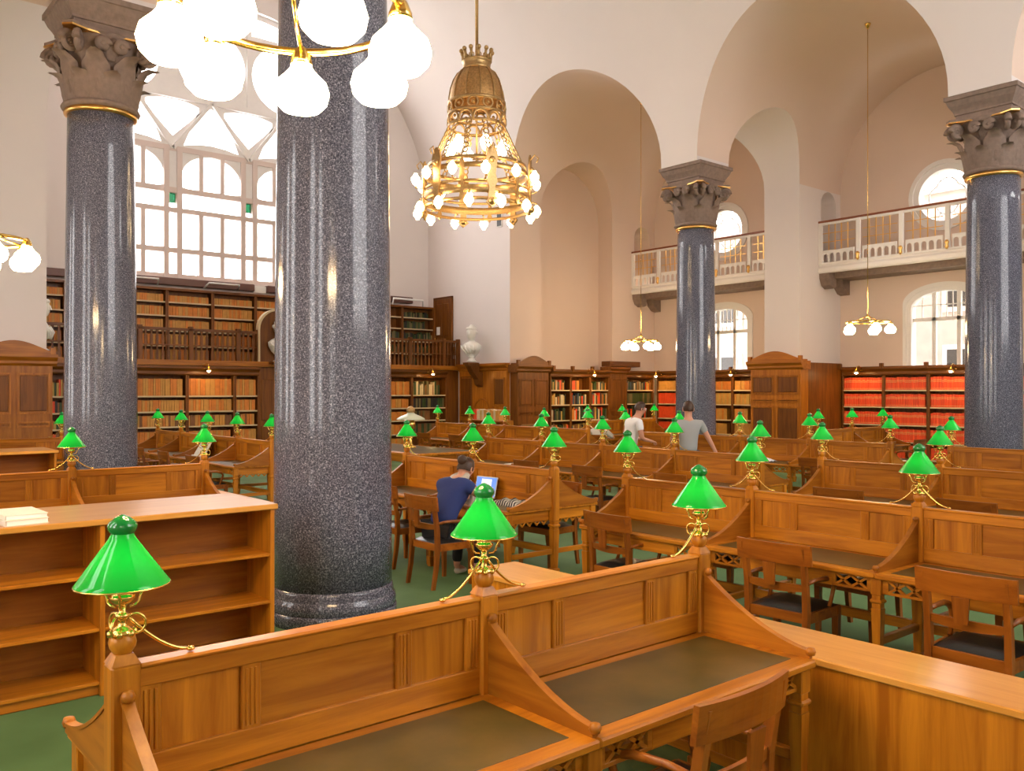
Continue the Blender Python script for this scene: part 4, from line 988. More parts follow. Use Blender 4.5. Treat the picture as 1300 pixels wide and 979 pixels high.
# lamps
def lm(fn, name, *mats):
    mb = MB(); fn(mb); return M_(mb.mesh(name), *mats)
LM = {}
b0 = 1.25
LM['shade'] = lm(lambda m: m.lathe([(.136, .143), (.1365, .147), (.128, .157), (.040, .281), (.034, .292), (.033, .300)], 32, cap=False), 'shade', M['green'])
LM['knob'] = lm(lambda m: m.lathe([(.033, .297), (.037, .302), (.0425, .312), (.043, .322), (.039, .332), (.022, .346), (.006, .354), (.0005, .355)], 24, cap=False), 'shade_knob', M['green_dark'])
LM['rim'] = lm(lambda m: m.tube([(.1355 * math.cos(2 * math.pi * i / 32), .1355 * math.sin(2 * math.pi * i / 32), .143) for i in range(32)], .003, 6, closed=True), 'shade_rim', M['brass'])
def holder(m):
    for k in range(3):
        a = 2 * math.pi * k / 3 + .5; pts = []
        for r_, z in ((.022, .072), (.040, .074), (.052, .084), (.056, .100), (.066, .120), (.088, .134), (.118, .139), (.134, .142)): pts.append((r_ * math.cos(a), r_ * math.sin(a), z))
        m.tube(pts, .0042, 6)
LM['holder'] = lm(holder, 'shade_holder', M['brass'])
LM['burner'] = lm(lambda m: (m.lathe([(.012, .078), (.026, .088), (.033, .096), (.034, .104), (.030, .106), (.030, .138), (.034, .140), (.034, .146)], 18), m.lathe([(.037, .100), (.038, .104), (.037, .108)], 18, cap=False)), 'burner', M['brass'])
def stem(m):
    m.lathe([(.034, -.010), (.036, .0), (.026, .010), (.013, .018), (.012, .040), (.020, .044), (.021, .052), (.013, .056), (.0105, .062), (.012, .078)], 16)
    for k in range(6):
        a = k * math.pi / 3; m.sphere((.034 * math.cos(a), .034 * math.sin(a), -.004), .012, 8, 6)
LM['stem'] = lm(stem, 'stem', M['brass'])
LM['loop'] = lm(lambda m: m.tube([(.036 + .030 * math.cos(2 * math.pi * i / 18), 0, .020 + .030 * math.sin(2 * math.pi * i / 18)) for i in range(18)], .0045, 6, closed=True), 'loop_handle', M['brass'])
def cable(m):
    pts = [(.014, 0, .046)]
    for i in range(1, 11):
        t = i / 10; pts.append((.014 + .19 * t, 0, .046 - .135 * (1 - (1 - t) ** 1.7)))
    m.tube(pts, .0055, 7); m.sphere((.207, 0, -.090), .014, 10, 6, sz=.6)
LM['arm'] = lm(cable, 'cable_arm', M['brass'])
LM['bulb'] = lm(lambda m: m.sphere((0, 0, .185), .022, 12, 8), 'bulb', M['bulb3'])
def desk_lamp(x, y, rz, label, group, left=True, right=True):
    t = thing('desk_lamp', label, 'lamp', (x, y, b0), rz, group)
    sh = link('shade', LM['shade'], t, (0, 0, 0), (0, 0, random.uniform(0, 6))); link('shade_knob', LM['knob'], sh); link('shade_rim', LM['rim'], sh)
    link('shade_holder', LM['holder'], t, (0, 0, 0), (0, 0, random.uniform(0, 6))); link('burner', LM['burner'], t); link('stem', LM['stem'], t); link('bulb', LM['bulb'], t)
    for a in (R(90), R(210), R(330)): link('loop_handle', LM['loop'], t, (0, 0, 0), (0, 0, a + .3))
    if right: link('cable_arm', LM['arm'], t)
    if left: link('cable_arm', LM['arm'], t, (0, 0, 0), (0, 0, math.pi))
    return t
def reading_table(x, y, rz, nb, desc, lampdesc, group):
    # origin at the first post, local x along the screen
    t = thing('reading_table', desc, 'table', (x, y, 0), rz, None)
    for b in range(nb):
        bx = b * S
        link('top_rail', TM['top_rail'], t, (bx, 0, 0)); link('bottom_rail', TM['bottom_rail'], t, (bx, 0, 0))
        for sx in (.075, .40, 1.00, S - .075): link('stile', TM['stile'], t, (bx + sx, 0, 0))
        link('panel', TM['panel_narrow'], t, (bx + .11, 0, 0)); link('panel', TM['panel_wide'], t, (bx + .40, 0, 0)); link('panel', TM['panel_narrow'], t, (bx + 1.035, 0, 0))
        link('stretcher', TM['stretcher_x'], t, (bx, 0, 0))
        for k in (0, 1):
            rot = (0, 0, math.pi * k); ox = bx + (S if k else 0)
            d = link('desktop', TM['desktop'], t, (ox, 0, 0), rot); link('leather_inlay', TM['inlay'], d)
            ap = link('apron', TM['apron'], t, (ox, 0, 0), rot)
            link('apron_lattice', TM['lattice'], ap); link('apron_lattice', TM['lattice'], ap, (S, 0, 0), (0, 0, 0), (-1, 1, 1))
    for p in range(nb + 1):
        px = p * S
        link('lamp_post', TM['post'], t, (px, 0, 0)); e = .045 if p == 0 else (-.045 if p == nb else 0)
        for k in (0, 1):
            rot = (0, 0, math.pi * k)
            link('divider', TM['divider'], t, (px, 0, 0), rot); link('leg', TM['leg'], t, (px + e, (DD - .062) * (-1 if k else 1), 0))
            link('side_stretcher', TM['stretcher_y'], t, (px, 0, 0), rot)
            if p in (0, nb):
                ea = link('end_apron', TM['end_apron'], t, (px + e, 0, 0), rot); link('end_lattice', TM['end_lattice'], ea)
        w = Matrix.Rotation(rz, 4, 'Z') @ Vector((px, 0, 0))
        desk_lamp(x + w.x, y + w.y, rz, lampdesc[0].format(o=ORD[nb - p if lampdesc[1] else p]), group, p > 0, p < nb)
    return t
Q = math.pi / 2
X1, X2, X3 = 6.263, 9.699, 13.433
TB = [
 (.806, 2.786, 0, 2, 'two-sided oak reading table between the open low bookcase and the long pale-topped cabinet', ('green-shaded lamp on the {o} post from the pale-topped cabinet, table beside the open bookcase', 1)),
 (-.43, 9.94, 0, 3, 'two-sided oak reading table behind the open low bookcase with pale books on it', ('green-shaded lamp on the {o} post from the thick column, table behind the open bookcase', 1)),
 (1.12, 17.1, 0, 2, 'two-sided oak reading table in front of the amber cabinet at the left pier', ('green-shaded lamp on the {o} post from the nave, table before the amber cabinet', 1)),
 (X1, 1.488, Q, 3, 'oak reading table with carved chairs facing the long pale-topped cabinet', ('green-shaded lamp on the {o} post from the laptop table, table facing the pale cabinet', 1)),
 (X1, 6.722, Q, 2, 'oak reading table where the woman in navy works on a laptop', ('green-shaded lamp on the {o} post of the laptop table, counted from the striped pouch', 0)),
 (X1, 13.551, Q, 4, 'oak reading table with a propped pale reading stand near the gallery bookcases', ('green-shaded lamp on the {o} post from the gallery, table with the reading stand', 1)),
 (X2, 2.847, Q, 2, 'oak reading table of the second row, ending level with the woman in navy', ('green-shaded lamp on the {o} post from the long table, short second-row table', 1)),
 (X2, 6.521, Q, 4, 'long oak reading table where the two standing men pass behind', ('green-shaded lamp on the {o} post from the flat table, long table before the men', 1)),
 (X3, 4.315, Q, 1, 'short oak reading table before the column at the red book wall', ('green-shaded lamp on the {o} post of the short table near the red book column', 1)),
 (X3, 6.654, Q, 4, 'long oak reading table behind the two standing men', ('green-shaded lamp on the {o} post from the red books, table behind the standing men', 0)),
 (X3, 13.348, Q, 4, 'long oak reading table in front of the panelled corner wall', ('green-shaded lamp on the {o} post from the gallery, table before the panelled corner', 1)),
 (16.92, 9.94, 0, 2, 'dark oak reading table in the side aisle in front of the red books', ('green-shaded lamp on the {o} post from the nave, aisle table before the red books', 0)),
 (17.2, 17.1, 0, 2, 'dark oak reading table in the far side aisle bay', ('green-shaded lamp on the {o} post from the nave, aisle table in the far bay', 0)),
]
for x, y, rz, nb, desc, ld in TB:
    reading_table(x, y, rz, nb, desc, ld, 'green-shaded brass reading lamps')

# ------------------------------------------------------------------ chairs
def chair_meshes():
    d = {}
    def rear(m):   # rear post running from the foot to the crest, raked
        pts = [(0, -.26, 0), (0, -.225, .2), (0, -.205, .42), (0, -.215, .62), (0, -.245, .80), (0, -.262, .90)]
        vs = []
        for i, (x, y, z) in enumerate(pts):
            h = (.018, .021, .024, .022, .021, .020)[i]; vs += [(-h * .85, y - h, z), (h * .85, y - h, z), (h * .85, y + h, z), (-h * .85, y + h, z)]
        m.add(vs, [(4 * j + i, 4 * j + (i + 1) % 4, 4 * j + 4 + (i + 1) % 4, 4 * j + 4 + i) for j in range(5) for i in range(4)] + [(3, 2, 1, 0), (20, 21, 22, 23)])
    d['rear'] = mk(rear, 'rear_leg', CHW)
    d['front'] = mk(lambda m: (m.taper(0, 0, 0, .40, .017, .017, .025, .025), m.cbox(-.026, .026, -.026, .026, .38, .44, .004)), 'front_leg', CHW)
    def frame(m):
        for s in (-1, 1): m.prism([(s * .225 - .013, -.20), (s * .225 + .013, -.20), (s * .245 + .013, .22), (s * .245 - .013, .22)], 'z', .375, .445)
        m.cbox(-.25, .25, .205, .232, .375, .445, .004); m.cbox(-.225, .225, -.215, -.19, .375, .445, .004)
    d['frame'] = mk(frame, 'seat_frame', CHX)
    def pad(m):
        n = 8; vs = []
        for j in range(n + 1):
            for i in range(n + 1):
                u, v = i / n * 2 - 1, j / n * 2 - 1; e = (1 - abs(u) ** 6) * (1 - abs(v) ** 6)
                vs.append((u * (.225 + .015 * v), .01 + v * .205, .445 + .035 * e ** .5))
        m.add(vs, [(j * (n + 1) + i, j * (n + 1) + i + 1, (j + 1) * (n + 1) + i + 1, (j + 1) * (n + 1) + i) for j in range(n) for i in range(n)], 0, True)
        m.prism([(-.21, -.195), (.21, -.195), (.24, .215), (-.24, .215)], 'z', .43, .447)
    d['pad'] = mk(pad, 'seat_pad', M['leather'])
    def curved(m, z0_, z1_, hw, dep, th, y0_, sag=0):
        n = 10; vs = []
        for i in range(n + 1):
            u = i / n * 2 - 1; y = y0_ - dep * (1 - u * u)
            for (yy, z) in ((y, z0_ - sag * (1 - u * u)), (y + th, z0_ - sag * (1 - u * u)), (y + th, z1_), (y, z1_)): vs.append((u * hw, yy - (z - z0_) * .12, z))
        m.add(vs, [(4 * j + i, 4 * j + (i + 1) % 4, 4 * j + 4 + (i + 1) % 4, 4 * j + 4 + i) for j in range(n) for i in range(4)] + [(3, 2, 1, 0), tuple(4 * n + i for i in range(4))])
    d['crest'] = mk(lambda m: curved(m, .785, .925, .285, .035, .024, -.255), 'crest_rail', CHX)
    d['mid'] = mk(lambda m: curved(m, .60, .645, .225, .02, .02, -.222, .018), 'back_rail', CHX)
    d['splat'] = mk(lambda m: m.prism([(-.038, .635), (.038, .635), (.050, .79), (-.050, .79)], 'y', -.008, .006), 'splat', CHW)
    def arm(m):
        m.tube([(0, -.215, .655), (0, -.10, .665), (.012, .04, .66), (.016, .12, .64), (.012, .15, .60), (.004, .135, .53), (0, .10, .45)], .016, 8, radii=[.014, .016, .019, .020, .018, .015, .015])
    d['arm'] = mk(arm, 'armrest', CHW)
    return d
CH = chair_meshes()
def chair(x, y, rz, label, group=None, arms=True):
    t = thing('reading_chair', label, 'chair', (x, y, 0), rz, group)
    for s in (-1, 1):
        link('rear_leg', CH['rear'], t, (s * .225, 0, 0)); link('front_leg', CH['front'], t, (s * .235, .205, 0))
        if arms: link('armrest', CH['arm'], t, (s * .235, 0, 0), (0, 0, 0), (s, 1, 1))
    link('seat_frame', CH['frame'], t); link('seat_pad', CH['pad'], t); link('crest_rail', CH['crest'], t)
    link('back_rail', CH['mid'], t); link('splat', CH['splat'], t, (0, -.255, 0), (R(4), 0, 0))
    return t
FX = -Q  # a chair turned with FX looks along +X
BK_OFF = .255
def chairs_row(xs_back, ylist, rz, label, group):
    for k, yy in enumerate(ylist): chair(xs_back + (BK_OFF if rz == FX else -BK_OFF), yy + random.uniform(-.04, .04), rz + random.uniform(-.06, .06), label.format(o=ORD[len(ylist) - 1 - k]), group)
lbl = 'black-seated mahogany armchair at '
chair(5.27 + .26, 2.17, FX, lbl + 'the table facing the pale cabinet, nearest the cabinet end')
chair(5.34 + .26, 3.50, FX + .05, lbl + 'the middle place of the table facing the pale cabinet')
chair(5.47 + .26, 5.20, FX - .05, lbl + 'the last place, by the gap before the laptop table')
chair(4.98 + .27, 7.34, FX, 'mahogany armchair the woman in navy sits on')
chair(5.24 + .26, 8.46, FX, 'empty mahogany armchair next to the woman in navy')
chair(2.63, 1.84 + .26, 0.04, 'mahogany armchair pushed in at the green leather desk beside the pale-topped cabinet')
g1 = 'chairs beyond the first reading row'
chairs_row(7.02, [2.2, 3.6, 5.0], Q, 'mahogany armchair behind the table facing the pale cabinet, {o} from the laptop table', g1)
chairs_row(7.02, [7.4, 8.8], Q, 'mahogany armchair behind the laptop table, {o} from the flat table', 'chairs behind the laptop table')
chairs_row(5.20, [14.25, 15.65, 17.05, 18.4], FX, 'mahogany armchair at the reading stand table, {o} from the gallery', 'chairs at the reading stand table')
chairs_row(8.75, [3.55, 4.9], FX, 'mahogany armchair at the short second-row table, {o} from the long table', 'chairs before the shorter second-row table')
chairs_row(8.72, [7.2, 8.65, 10.0, 11.45], FX, 'mahogany armchair before the long second-row table, {o} from the flat table', 'chairs before the long second-row table')
chairs_row(10.5, [7.3, 9.0, 11.3], Q, 'mahogany armchair behind the long second-row table, {o} from the flat table', 'chairs behind the long second-row table')
chairs_row(12.45, [5.0], FX, lbl + 'the short table before the red book wall', 'chair at the short table')
chairs_row(12.45, [7.35, 8.75, 11.55], FX, 'mahogany armchair at the table behind the standing men, {o} from the gallery', 'chairs before the third-row table')
chairs_row(12.45, [14.0, 15.4, 16.8, 18.2], FX, 'mahogany armchair at the table before the panelled corner, {o} from the gallery', 'chairs before the corner wall table')
for k, xx in enumerate((17.6, 19.0)): chair(xx, 9.0, 0, lbl + 'the aisle table before the red books, %s from the nave' % ORD[k], 'chairs at the red book aisle table')
for k, xx in enumerate((17.9, 19.3)): chair(xx, 16.15, 0, lbl + 'the aisle table in the far bay, %s from the nave' % ORD[k], 'chairs at the far bay aisle table')

# ------------------------------------------------------------------ low bookcases and cabinets between the tables
def low_case(x0, x1, y0_, y1_, h, label, n, wood_=MW):
    t = thing('low_bookcase', label, 'bookcase', (x0, y0_, 0), 0); w = x1 - x0; d = y1_ - y0_
    mb = MB(); mb.cbox(-.02, w + .02, -.02, d + .02, h - .04, h, .006); obj('top_board', mb, WLX, t)
    mb = MB(); mb.cbox(0, w, .04, d - .04, 0, .07); obj('plinth', mb, wood_['x'], t)
    mb = MB(); mb.box(.02, w - .02, d / 2 - .01, d / 2 + .01, .07, h - .04); obj('back_panel', mb, wood_['x'], t)
    for i in range(n + 1):
        x = w * i / n; xa = max(0, min(w - .032, x - .016)); mb = MB(); mb.cbox(xa, xa + .032, 0, d, 0, h - .04, .004); obj('upright', mb, W['z'], t)
    for i in range(n):
        for k in range(3):
            z = .07 + (h - .11) * k / 3
            for (ya, yb2) in ((.012, d / 2 - .01), (d / 2 + .01, d - .012)):
                mb = MB(); mb.cbox(w * i / n + .016, w * (i + 1) / n - .016, ya, yb2, z, z + .024, .004); obj('shelf', mb, W['x'], t)
    return t
low_case(-.75, 2.81, 6.03, 6.88, 1.15, 'open empty low oak bookcase with pale books lying on its top', 3)
low_case(-.4, 3.02, 13.45, 14.28, 1.15, 'open low oak bookcase standing before the far left pier column', 3)
def long_cab(x0, x1, y0_, y1_, h, label):
    t = thing('long_cabinet', label, 'cabinet', (x0, y0_, 0), 0); w = x1 - x0; d = y1_ - y0_
    mb = MB(); mb.cbox(-.02, w + .02, -.02, d + .02, h - .035, h, .006); obj('top_board', mb, WLT, t)
    mb = MB(); mb.cbox(0, w, 0, d, 0, h - .035, .004); obj('body', mb, W['z'], t)
    n = max(1, int(d / 1.0))
    for xx in (-.008, w - .006): mb = MB(); mb.cbox(xx, xx + .014, -.005, d + .005, 0, .06, .004); obj('plinth', mb, W['y'], t)
    return t
long_cab(3.82, 4.23, -1.3, 4.97, .70, 'long low oak cabinet with pale polished top closing the table row')
long_cab(3.98, 4.36, 8.6, 11.0, .70, 'short low oak cabinet with pale top behind the thick column')
def flat_book(x, y, z, rz, w, l, h, label, m='paper'):
    t = thing('book', label, 'book', (x, y, z), rz)
    mb = MB(); mb.cbox(-w / 2, w / 2, -l / 2, l / 2, .003, h - .003, .002); obj('page_block', mb, M['white_paper'], t)
    for zz in (0, h - .004): mb = MB(); mb.cbox(-w / 2 - .006, w / 2 + .004, -l / 2 - .006, l / 2 + .006, zz, zz + .004, .001); obj('cover', mb, M[m], t)
    mb = MB(); mb.cbox(-w / 2 - .010, -w / 2 - .004, -l / 2 - .006, l / 2 + .006, 0, h, .002); obj('spine', mb, M[m], t)
flat_book(1.17, 6.27, 1.15, R(8), .24, .40, .035, 'lower of two pale books stacked on the low bookcase top')
flat_book(1.19, 6.28, 1.185, R(2), .23, .38, .028, 'upper of two pale books stacked on the low bookcase top')

# ------------------------------------------------------------------ wall lamps over the bookcases
def goose():
    mb = MB(); mb.tube([(0, 0, 0), (0, -.06, .05), (0, -.16, .09), (0, -.27, .06), (0, -.30, -.03)], .011, 8)
    mb.tube([(-.03, 0, 0), (-.09, -.03, .05), (-.04, -.07, .09), (0, -.05, .05)], .007, 6); mb.lathe([(.035, -.05), (.035, -.03)], 12, 0, .0); return M_(mb.mesh('bracket_arm'), M['brass'])
me_goose = goose()
mb = MB(); mb.lathe([(.10, -.11), (.085, -.09), (.03, -.05), (.022, -.02)], 16, 0, -.30, cap=False); me_gsh = M_(mb.mesh('wall_shade'), M['brass'])
mb = MB(); mb.sphere((0, -.30, -.10), .042, 12, 8); me_gb = M_(mb.mesh('wall_bulb'), M['bulb4'])
def wall_lamp(x, y, z, rz, label, group=None):
    t = thing('wall_lamp', label, 'lamp', (x, y, z), rz, group)
    link('bracket_arm', me_goose, t); s = link('shade', me_gsh, t); link('bulb', me_gb, s)
wall_lamp(8.81, 23.20, 2.62, 0, 'lit brass gooseneck lamp over the lower gallery bookcases left of the niche')
wall_lamp(16.06, 23.20, 2.62, 0, 'lit brass gooseneck lamp over the bookcases near the panelled corner')
wall_lamp(20.30, 20.16, 2.60, 0, 'lit brass gooseneck lamp over the mixed books of the far aisle')
wall_lamp(23.66, 19.9, 2.60, -Q, 'lit brass gooseneck lamp in the far aisle corner')
wall_lamp(23.66, 16.8, 2.60, -Q, 'lit brass gooseneck lamp over the tan outer wall books')
wall_lamp(23.66, 12.55, 2.60, -Q, 'lit brass gooseneck lamp over the red books near the pier cabinet')
wall_lamp(23.66, 9.95, 2.60, -Q, 'lit brass gooseneck lamp over the red books beside the granite column')

# ------------------------------------------------------------------ globe chandeliers
def gl_mesh():
    mb = MB(); mb.lathe([(.045, .02), (.05, -.005), (.07, -.03), (.115, -.075), (.128, -.12), (.118, -.165), (.085, -.20), (.05, -.205)], 24)
    return M_(mb.mesh('globe'), M['bulb'])
me_globe = gl_mesh()
mb = MB(); mb.lathe([(.012, .10), (.03, .08), (.048, .035), (.05, .01)], 16); me_fit = M_(mb.mesh('globe_fitter'), M['brass'])
def globe_chandelier(x, y, zr_, ztop, rad, n, label, ph=0.):
    t = thing('globe_chandelier', label, 'chandelier', (x, y, zr_), 0)
    mb = MB(); mb.tube([(rad * math.cos(2 * math.pi * i / 40), rad * math.sin(2 * math.pi * i / 40), 0) for i in range(40)], .02, 8, closed=True); obj('ring', mb, M['brass'], t)
    for k in range(3):
        a = ph + 2 * math.pi * k / 3; mb = MB(); mb.tube([(rad * math.cos(a), rad * math.sin(a), 0), (.55 * rad * math.cos(a), .55 * rad * math.sin(a), .035), (.02 * math.cos(a), .02 * math.sin(a), .14)], .010, 6); obj('hanger', mb, M['brass'], t)
    mb = MB(); mb.tube([(0, 0, .08), (0, 0, ztop - zr_)], .009, 6); obj('rod', mb, M['brass'], t)
    mb = MB(); mb.lathe([(.02, .09), (.045, .13), (.03, .18)], 12); obj('rod_knob', mb, M['brass'], t)
    mb = MB(); mb.lathe([(.02, ztop - zr_ - .12), (.07, ztop - zr_ - .02), (.075, ztop - zr_)], 14); obj('ceiling_rose', mb, M['brass'], t)
    for k in range(n):
        a = ph + 2 * math.pi * k / n; f = link('globe_fitter', me_fit, t, (rad * math.cos(a), rad * math.sin(a), -.07)); link('globe', me_globe, f, (0, 0, 0))
    return t
globe_chandelier(1.62, 3.33, 3.55, 10.7, .46, 7, 'brass ring chandelier of lit opal globes over the front reading table', R(49.8 + 8))
globe_chandelier(1.62, 10.48, 3.55, 10.8, .46, 7, 'brass ring chandelier of lit opal globes hanging past the left pier', R(20))
globe_chandelier(20.05, 10.48, 3.63, 10.80, .50, 5, 'ring of lit opal globes hanging in the bay of red books', R(12))
globe_chandelier(20.05, 17.66, 3.50, 10.80, .48, 6, 'ring of lit opal globes hanging in the far aisle bay', R(5))

# ------------------------------------------------------------------ great gilt crown chandelier
gc = thing('crown_chandelier', 'great gilt crown chandelier with chains and many bulbs hanging in the nave', 'chandelier', (XC, 14.03, 0))
G = M['oldgold']
mb = MB(); mb.tube([(0, 0, 8.5), (0, 0, Z0 + NR)], .035, 8); obj('rod', mb, G, gc)
mb = MB(); mb.lathe([(.27, 8.50), (.30, 8.52), (.275, 8.56), (.285, 8.66), (.31, 8.68), (.29, 8.70)], 32, cap=False); cr_ = obj('crown', mb, G, gc)
for k in range(12):
    a = 2 * math.pi * k / 12; mb = MB(); mb.tube([(.28, 0, 8.68), (.29, 0, 8.80), (.31, 0, 8.86)], .030, 6); mb.sphere((.315, 0, 8.88), .048, 8, 6); mb.tube([(.275, .045, 8.69), (.285, .05, 8.76), (.29, .0, 8.80), (.285, -.05, 8.76), (.275, -.045, 8.69)], .012, 6); obj('crown_spike', mb, G, cr_, (0, 0, 0), (0, 0, a))
mb = MB(); mb.lathe([(.29, 8.50), (.39, 8.42), (.47, 8.28), (.53, 8.10), (.56, 7.94), (.568, 7.82)], 40, cap=False); dm = obj('dome', mb, plain('pierced_gilt', (.50, .30, .12), .45, 1.0, noise=.6, nscale=28, bump=.8), gc)
for k in range(12):
    a = 2 * math.pi * k / 12; mb = MB()
    mb.tube([(.30, 0, 8.50), (.40, 0, 8.42), (.48, 0, 8.28), (.54, 0, 8.10), (.568, 0, 7.94), (.576, 0, 7.82)], .012, 6); obj('dome_rib', mb, G, dm, (0, 0, 0), (0, 0, a))
    mb = MB(); r_ = .10; mb.tube([(.575, r_ * math.cos(2 * math.pi * q / 14), 7.70 + r_ * math.sin(2 * math.pi * q / 14)) for q in range(14)], .020, 6, closed=True); mb.sphere((.575, 0, 7.70), .035, 8, 6); obj('band_rosette', mb, G, gc, (0, 0, 0), (0, 0, a + .26))
    mb = MB(); mb.tube([(.565, -.14, 7.36)] + [(.575, -.14 * math.cos(math.pi * q / 8), 7.40 + .15 * math.sin(math.pi * q / 8)) for q in range(9)] + [(.565, .14, 7.36)], .024, 6); obj('band_arch', mb, G, gc, (0, 0, 0), (0, 0, a))
for z, r_, h in ((7.82, .575, .03), (7.58, .58, .022), (7.35, .575, .03)):
    mb = MB(); mb.lathe([(r_ - .01, z - h), (r_ + .015, z - h), (r_ + .02, z), (r_ + .015, z + h), (r_ - .01, z + h)], 40, cap=False); obj('dome_hoop', mb, G, gc)
# chains: flat oval links
for k in range(12):
    a = 2 * math.pi * k / 12 + .13; p0 = Vector((.575, 0, 7.34)); p1 = Vector((.97, 0, 6.50)); n = 8; mb = MB()
    dv = (p1 - p0) / n; u = dv.normalized(); side = Vector((0, 1, 0))
    for q in range(n):
        c = p0 + dv * (q + .5); rr = dv.length * .52
        mb.tube([c + u * (rr * math.cos(2 * math.pi * i / 12)) + side * (.052 * math.sin(2 * math.pi * i / 12)) for i in range(12)], .016, 5, closed=True)
    o = obj('chain', mb, G, gc, (0, 0, 0), (0, 0, a)); o['kind'] = 'stuff'
for z, r_, h in ((6.50, 1.00, .035), (6.34, 1.03, .05), (6.02, 1.08, .025), (5.86, 1.10, .075), (5.68, 1.08, .03)):
    mb = MB(); mb.lathe([(r_ - .012, z - h), (r_ + .012, z - h), (r_ + .012, z + h), (r_ - .012, z + h), (r_ - .012, z - h)], 48, cap=False); obj('hoop', mb, G, gc)
for k in range(12):
    a = 2 * math.pi * k / 12 + .13
    big = k % 2 == 0; mb = MB(); w_ = .12 if big else .055
    zt = 6.72 if big else 6.48; zb = 5.55 if big else 5.66
    poly = [(-w_ * .6, zb + .12), (-w_, zb + .05), (-w_ * .5, zb), (0, zb - .05), (w_ * .5, zb), (w_, zb + .05), (w_ * .6, zb + .12), (w_ * .5, zb + .35), (w_ * .9, zb + .45), (w_ * .6, zb + .6), (w_, zt - .22), (w_ * .7, zt - .08), (0, zt), (-w_ * .7, zt - .08), (-w_, zt - .22), (-w_ * .6, zb + .6), (-w_ * .9, zb + .45), (-w_ * .5, zb + .35)]
    mb.prism(poly, 'x', 1.09, 1.125)
    pl = obj('shield_plaque' if big else 'strap', mb, G, gc, (0, 0, 0), (0, 0, a))
    if big:
        mb = MB(); mb.sphere((1.13, 0, 5.62), .075, 10, 6); mb.sphere((1.13, 0, 6.42), .06, 10, 6); mb.tube([(1.12, -.05, 6.6), (1.20, 0, 6.72), (1.28, 0, 6.64), (1.24, 0, 6.56)], .014, 6); obj('plaque_boss', mb, G, pl)
mb = MB(); mb.lathe([(.022, -.01), (.06, .03), (.092, .10), (.086, .15), (.042, .20), (.036, .23)], 12); me_b = M_(mb.mesh('crown_bulb'), M['bulb2'])
mb = MB(); mb.tube([(-.16, 0, -.04), (-.08, 0, -.08), (0, 0, -.05), (0, 0, .0)], .014, 6); me_ba = M_(mb.mesh('bulb_arm'), G)
for k in range(12):
    a = 2 * math.pi * k / 12
    for (rr, z, off, fl) in ((1.24, 6.12, 0, 0), (1.22, 5.72, .26, 1)):
        aa = a + off; ar = link('bulb_arm', me_ba, gc, (rr * math.cos(aa), rr * math.sin(aa), z), (0 if not fl else math.pi, 0, aa if not fl else aa)); link('bulb', me_b, ar)
    if k % 2 == 0: ar = link('bulb_arm', me_ba, gc, (.55 * math.cos(a + .2), .55 * math.sin(a + .2), 6.75), (0, 0, a + .2)); link('bulb', me_b, ar, (0, 0, 0), (0, 0, 0), (1.3, 1.3, 1.4))
mb = MB()
for k in range(6): a = k * math.pi / 3; mb.tube([(0, 0, 6.70), (.55 * math.cos(a), .55 * math.sin(a), 6.70)], .012, 6)
mb.tube([(0, 0, 6.6), (0, 0, 8.5)], .02, 6); obj('inner_spider', mb, G, gc)

# ------------------------------------------------------------------ big flat table, its lamp, reading stand, book truck
ft = thing('flat_table', 'large flat-topped reading table with dark leather top and tall pale lamp', 'table', (9.0, 13.3, 0))
mb = MB(); mb.cbox(0, 1.45, 0, 3.9, .77, .82, .01); obj('tabletop', mb, W['y'], ft)
mb = MB(); mb.cbox(.10, 1.35, .10, 3.8, .816, .823, .002); obj('leather_inlay', mb, M['inlay'], ft)
for p in ((.03, 1.42, .06, .09), (.03, 1.42, 3.81, 3.84)): mb = MB(); mb.cbox(p[0], p[1], p[2], p[3], .64, .77); obj('apron', mb, W['x'], ft)
for p in ((.03, .06), (1.39, 1.42)): mb = MB(); mb.cbox(p[0], p[1], .06, 3.84, .64, .77); obj('apron', mb, W['y'], ft)
for px_ in (.08, 1.37):
    for py_ in (.11, 1.95, 3.79): mb = MB(); mb.taper(px_, py_, 0, .66, .03, .03, .045, .045); mb.cbox(px_ - .05, px_ + .05, py_ - .05, py_ + .05, .62, .77); obj('leg', mb, W['z'], ft)
bl = thing('table_lamp', 'tall brass oil-style lamp with wide pale green shade on the flat table', 'lamp', (9.86, 14.85, .8215))
mb = MB(); mb.lathe([(.10, 0), (.11, .02), (.06, .05), (.025, .09), (.02, .30), (.035, .33), (.02, .36)], 20); obj('base', mb, M['brass'], bl)
mb = MB(); mb.lathe([(.03, .36), (.09, .42), (.10, .50), (.07, .56), (.06, .60)], 20); obj('font', mb, M['brass'], bl)
mb = MB(); mb.lathe([(.29, .575), (.28, .60), (.20, .645), (.09, .69), (.06, .72)], 32, cap=False); sh = obj('shade', mb, M['opal'], bl)
mb = MB(); mb.lathe([(.06, .71), (.085, .74), (.085, .78), (.05, .83), (.01, .85)], 20); obj('shade_cap', mb, M['oldgold'], sh)
mb = MB(); mb.sphere((0, 0, .57), .04, 12, 8); obj('bulb', mb, M['bulb2'], bl)
rs = thing('reading_stand', 'pale board reading stand propped on the desk by the gallery', 'reading stand', (5.97, 16.05, ZD), R(-90))
mb = MB(); mb.add([(-.26, .0, .003), (.26, .0, .003), (.24, .20, .34), (-.24, .20, .34), (-.26, .012, .003), (.26, .012, .003), (.24, .212, .34), (-.24, .212, .34)], [(0, 1, 2, 3), (7, 6, 5, 4), (0, 4, 5, 1), (1, 5, 6, 2), (2, 6, 7, 3), (3, 7, 4, 0)]); obj('board', mb, M['paper'], rs)
mb = MB(); mb.cbox(-.26, .26, -.03, .0, .003, .03); obj('ledge', mb, M['paper'], rs)
